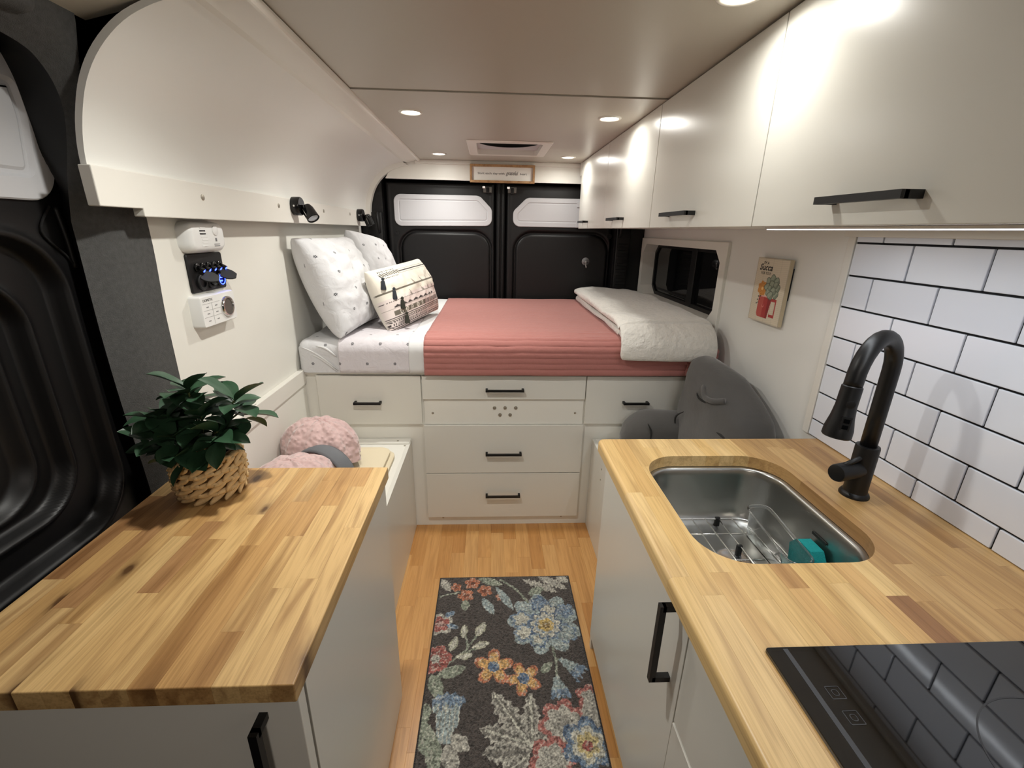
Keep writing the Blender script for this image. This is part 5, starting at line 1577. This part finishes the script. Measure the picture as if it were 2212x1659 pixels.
def build_wall_controls():
    xw = -.888
    # carbon monoxide alarm
    t = thing('gas_alarm', 'rounded white gas alarm under the ledge above the switch panel', 'alarm', (xw, 1.52, 1.42))
    pl = mat('white_abs', (230, 230, 228), .35)
    L = rrect(1.425, 1.612, 1.418, 1.508, .03, 7)
    bm = nb(); loft(bm, [[(x, a, b) for a, b in inset(L, i_)] for i_, x in ((0, xw), (0, xw+.012), (.004, xw+.028), (.012, xw+.036), (.02, xw+.038))], True, False, True); b = obj('case', bm, pl, t, 40)
    for k in range(7):
        z = 1.437+k*.0085; obj('vent_slot', bx(xw+.0375, xw+.0388, 1.478+.004*math.sin(k), 1.506+.004*math.sin(k), z, z+.0035), blackt if k in (4, 5) else pl, b)
    bm = nb(); lathe(bm, (xw+.038, 1.553, 1.482), (1, 0, 0), [(0, .0145), (.002, .0145), (.003, .0125)], 24); obj('test_button', bm, pl, b, 40)
    obj('mark', bx(xw+.0381, xw+.0386, 1.548, 1.556, 1.45, 1.46), mat('alarm_mark', (110, 110, 112), .5), b)
    for z in (1.441, 1.436): obj('mark', bx(xw+.0381, xw+.0386, 1.538, 1.568, z, z+.002), MATS['alarm_mark'], b)
    t.location.y -= .04
    # switch panel
    xw = -.895
    t = thing('switch_panel', 'black switch panel with five blue lit switches and charging sockets', 'switch panel', (xw, 1.49, 1.30))
    L = rrect(1.408, 1.588, 1.302, 1.416, .008, 4)
    bm = nb(); loft(bm, [[(x, a, b) for a, b in inset(L, i_)] for i_, x in ((0, xw+.0072), (0, xw+.012), (.002, xw+.014))], True, False, True); b = obj('plate', bm, blackt, t, 40)
    led = mat('blue_led', (60, 80, 255), .3, emit=(40, 60, 255), estr=14)
    for k in range(5):
        y = 1.445+k*.0295
        bm = nb(); lathe(bm, (xw+.014, y, 1.376), (1, 0, 0), [(0, .0125), (.004, .0125), (.006, .010)], 20); s = obj('switch', bm, MATS['gloss_black'], b, 40)
        bm = nb(); tube(bm, [(xw+.018, y, 1.378), (xw+.036, y, 1.367)], [.005, .0065], 10); obj('toggle', bm, MATS['gloss_black'], s, True)
        bm = nb(); lathe(bm, (xw+.034, y+.001, 1.3665), (.8, .1, -.5), [(0, .0045), (.002, .004), (.003, .002)], 10); obj('led_tip', bm, led, s, True)
    for k, y in enumerate((1.455, 1.505, 1.556)):
        bm = nb(); lathe(bm, (xw+.014, y, 1.332), (1, 0, 0), [(0, .0235), (.006, .0235), (.008, .021), (.007, .016), (.002, .015)], 26); s = obj('socket', bm, blackt, b, 40)
        if k == 1:
            bm = nb(); lathe(bm, (xw+.016, y, 1.332), (1, 0, 0), [(0, .014), (.010, .013), (.018, .010)], 20); obj('socket_cap', bm, MATS['gloss_black'], s, 40)
            obj('led_tip', bx(xw+.030, xw+.034, y-.004, y+.004, 1.343, 1.345), led, s)
        if k == 2:
            bm = nb()
            a = [(y+.0175*math.cos(q), 1.332+.0175*math.sin(q)) for q in np.linspace(0, 2*PI, 33)[:-1]]; i_ = inset(a, .0022)
            loft(bm, [[(xw+.0205, p, q) for p, q in a], [(xw+.022, p, q) for p, q in a], [(xw+.022, p, q) for p, q in i_], [(xw+.0205, p, q) for p, q in i_]]); obj('light_ring', bm, led, s)
            for z in (1.337, 1.326): obj('usb_port', bx(xw+.016, xw+.019, y-.006, y+.006, z-.0022, z+.0022), led, s)
        # raised flap
        if k != 1:
            bm = nb(); u = Vector((.75, .30 if k == 2 else .35, -.25)).normalized() 
            st = Vector((xw+.016, y-.006, 1.357)); R = []
            for q in np.linspace(0, 1, 7):
                wd = .018*math.sin(PI*(.12+.8*q))**.6; pp = st+u*.052*q
                R.append([pp+Vector((0, wd*.5, wd*.75)), pp+Vector((0, -wd*.5, -wd*.75)), pp+Vector((-.002, -wd*.5, -wd*.75-.003)), pp+Vector((-.002, wd*.5, wd*.75-.003))])
            loft(bm, R, True, True, True); obj('cap_flap', bm, blackt, s)
    t.location.y -= .008
    # climate control
    xw = -.888
    t = thing('climate_control', 'white climate control box with round silver-rimmed display below the switch panel', 'control', (xw, 1.5, 1.20))
    L = rrect(1.412, 1.598, 1.202, 1.296, .008, 4)
    bm = nb(); loft(bm, [[(x, a, b) for a, b in inset(L, i_)] for i_, x in ((0, xw), (0, xw+.030), (.003, xw+.034))], True, False, True); b = obj('case', bm, pl, t, 40)
    x = xw+.0342
    ln = mat('panel_line', (170, 170, 168), .5)
    for z in (1.232, 1.252, 1.272): obj('button_line', bx(x, x+.0003, 1.420, 1.510, z, z+.0009), ln, b)
    for y in (1.466,): obj('button_line', bx(x, x+.0003, y, y+.0012, 1.208, 1.272), ln, b)
    for y, z in ((1.443, 1.262), (1.443, 1.242), (1.443, 1.220), (1.488, 1.262), (1.488, 1.242), (1.488, 1.220)): obj('button_icon', bx(x, x+.0003, y-.006, y+.006, z-.0015, z+.0015), mat('icon_grey', (140, 140, 140), .5), b)
    text('DOMETIC', .0105, ink, facing((x+.0002, 1.45, 1.279), '+x'), b, sx=1.1, extrude=.0002)
    bm = nb(); lathe(bm, (x-.001, 1.545, 1.250), (1, 0, 0), [(0, .033), (.005, .033), (.009, .030), (.009, .027), (.004, .026)], 36); r = obj('dial_ring', bm, chrome, b, 40)
    bm = nb(); lathe(bm, (x+.002, 1.545, 1.250), (1, 0, 0), [(0, .0265), (.002, .0265)], 32); obj('display', bm, mat('display_grey', (84, 80, 76), .12), r, 40)
    t.location.y -= .034
build_wall_controls()

def build_plaque():
    x = XR-.022
    y0, y1, z0, z1 = 1.628, 1.832, 1.172, 1.416
    t = thing('printed_plaque', 'small wooden plaque printed with a succulent in a red mug', 'plaque', (XR, (y0+y1)/2, z0))
    # printed face as a colour grid
    ny, nz_ = 150, 180
    ys = np.linspace(y1, y0, ny); zs = np.linspace(z0, z1, nz_)
    Yy, Zz = np.meshgrid(ys, zs, indexing='ij')
    a = (y1-Yy); h = Zz-z0            # metres from the left edge / bottom edge as seen
    rng = np.random.default_rng(5)
    c = lambda *q: np.array(lin(q)[:3])
    C = np.ones(a.shape+(3,))*c(212, 200, 178)
    C *= (1+.05*np.sin(h*900+6*np.sin(a*25)))[..., None]*(1-.12*(np.mod(a, .052) < .0016))[..., None]
    def put(m, col): C[m] = col
    jit = .0012*np.sin(a*700)+.0012*np.cos(h*800)
    # mug
    bl, br = .052+.0*h, .132
    mug = (h > .018+.05*((a-.092)**2)*20) & (h < .100) & (a > .050+.02*(h < .03)*(.03-h)/.03) & (a < .136-.03*(1-h/.1)*.5)
    put(mug, c(168, 56, 52)); put(mug & (a < .085), c(186, 84, 74)); put(mug & (a > .112), c(140, 40, 40))
    ring = (np.abs(np.maximum(np.abs(a-.148)/.016, np.abs(h-.062)/.030)-1) < .2) & (a > .134); put(ring, c(172, 60, 56))
    put(mug & (np.hypot(a-.085, h-.065) < .008) & (np.hypot(a-.085, h-.067) > .006), c(206, 120, 110))
    put((np.abs(h-.100) < .0025) & (a > .062) & (a < .134), c(214, 160, 150))
    # orange bloom
    r = np.hypot(a-.062, (h-.128)); th = np.arctan2(h-.128, a-.062)
    put((r < .028*(1+.12*np.cos(7*th))), c(206, 142, 66)); put((r < .028) & (np.mod(r*160+th*.7, 1) < .4), c(178, 110, 44)); put(r < .006, c(232, 190, 120))
    # succulent rosette
    for k, (ax, hz, rr) in enumerate(((.098, .172, .019), (.122, .186, .019), (.148, .178, .017), (.092, .148, .018), (.158, .150, .017), (.152, .122, .018), (.122, .160, .020), (.104, .128, .017), (.134, .136, .018), (.12, .115, .019), (.145, .162, .014), (.11, .147, .012))):
        hz = hz*.88+.006; q = np.hypot((a-ax)*1.0, (h-hz)*1.15); tt = np.arctan2(h-hz, a-ax)
        e = rr*(1+.10*np.cos(3*tt+k))
        put(q < e, c(84, 92, 78)); put(q < e*.84, c(150, 158, 138)); put((q < e*.84) & ((a-ax)-(h-hz) > rr*.25), c(122, 132, 114))
    # dark berries
    for ax, hz in ((.046, .096), (.058, .098), (.042, .082), (.056, .086), (.040, .068), (.05, .072)):
        put(np.hypot(a-ax, h-hz) < .0035, c(74, 74, 60))
    e = np.minimum(np.minimum(a, (y1-y0)-a), np.minimum(h, (z1-z0)-h)); C[e < .003] *= .8
    P = np.stack([np.full(a.shape, x-.0002), Yy, Zz], -1)
    obj('printed_face', grid_mesh('printed_face', P[:, ::-1], None, C[:, ::-1]), vcol('printed_wood', .6, .1, 200, .0005), t)
    obj('board', bx(x, XR-.006, y0, y1, z0, z1, bev=.002), mat('plaque_wood', (196, 180, 150), .7), t)
    obj('hanger', bx(XR-.006, XR-.0005, y0+.002, y0+.05, z0+.1, z1-.03), blackt, t)
    text("I'M A", .017, ink, facing((x-.0005, y1-.060, z1-.024), '-x'), t, extrude=.0002, width=.034)
    text('Succa', .034, ink, facing((x-.0005, y1-.062, z1-.046), '-x'), t, extrude=.0002, shear=.25, bold=.0006, width=.084)
    text('FOR YOU!', .0155, ink, facing((x-.0005, y1-.068, z1-.062), '-x'), t, extrude=.0002, width=.064)
build_plaque()
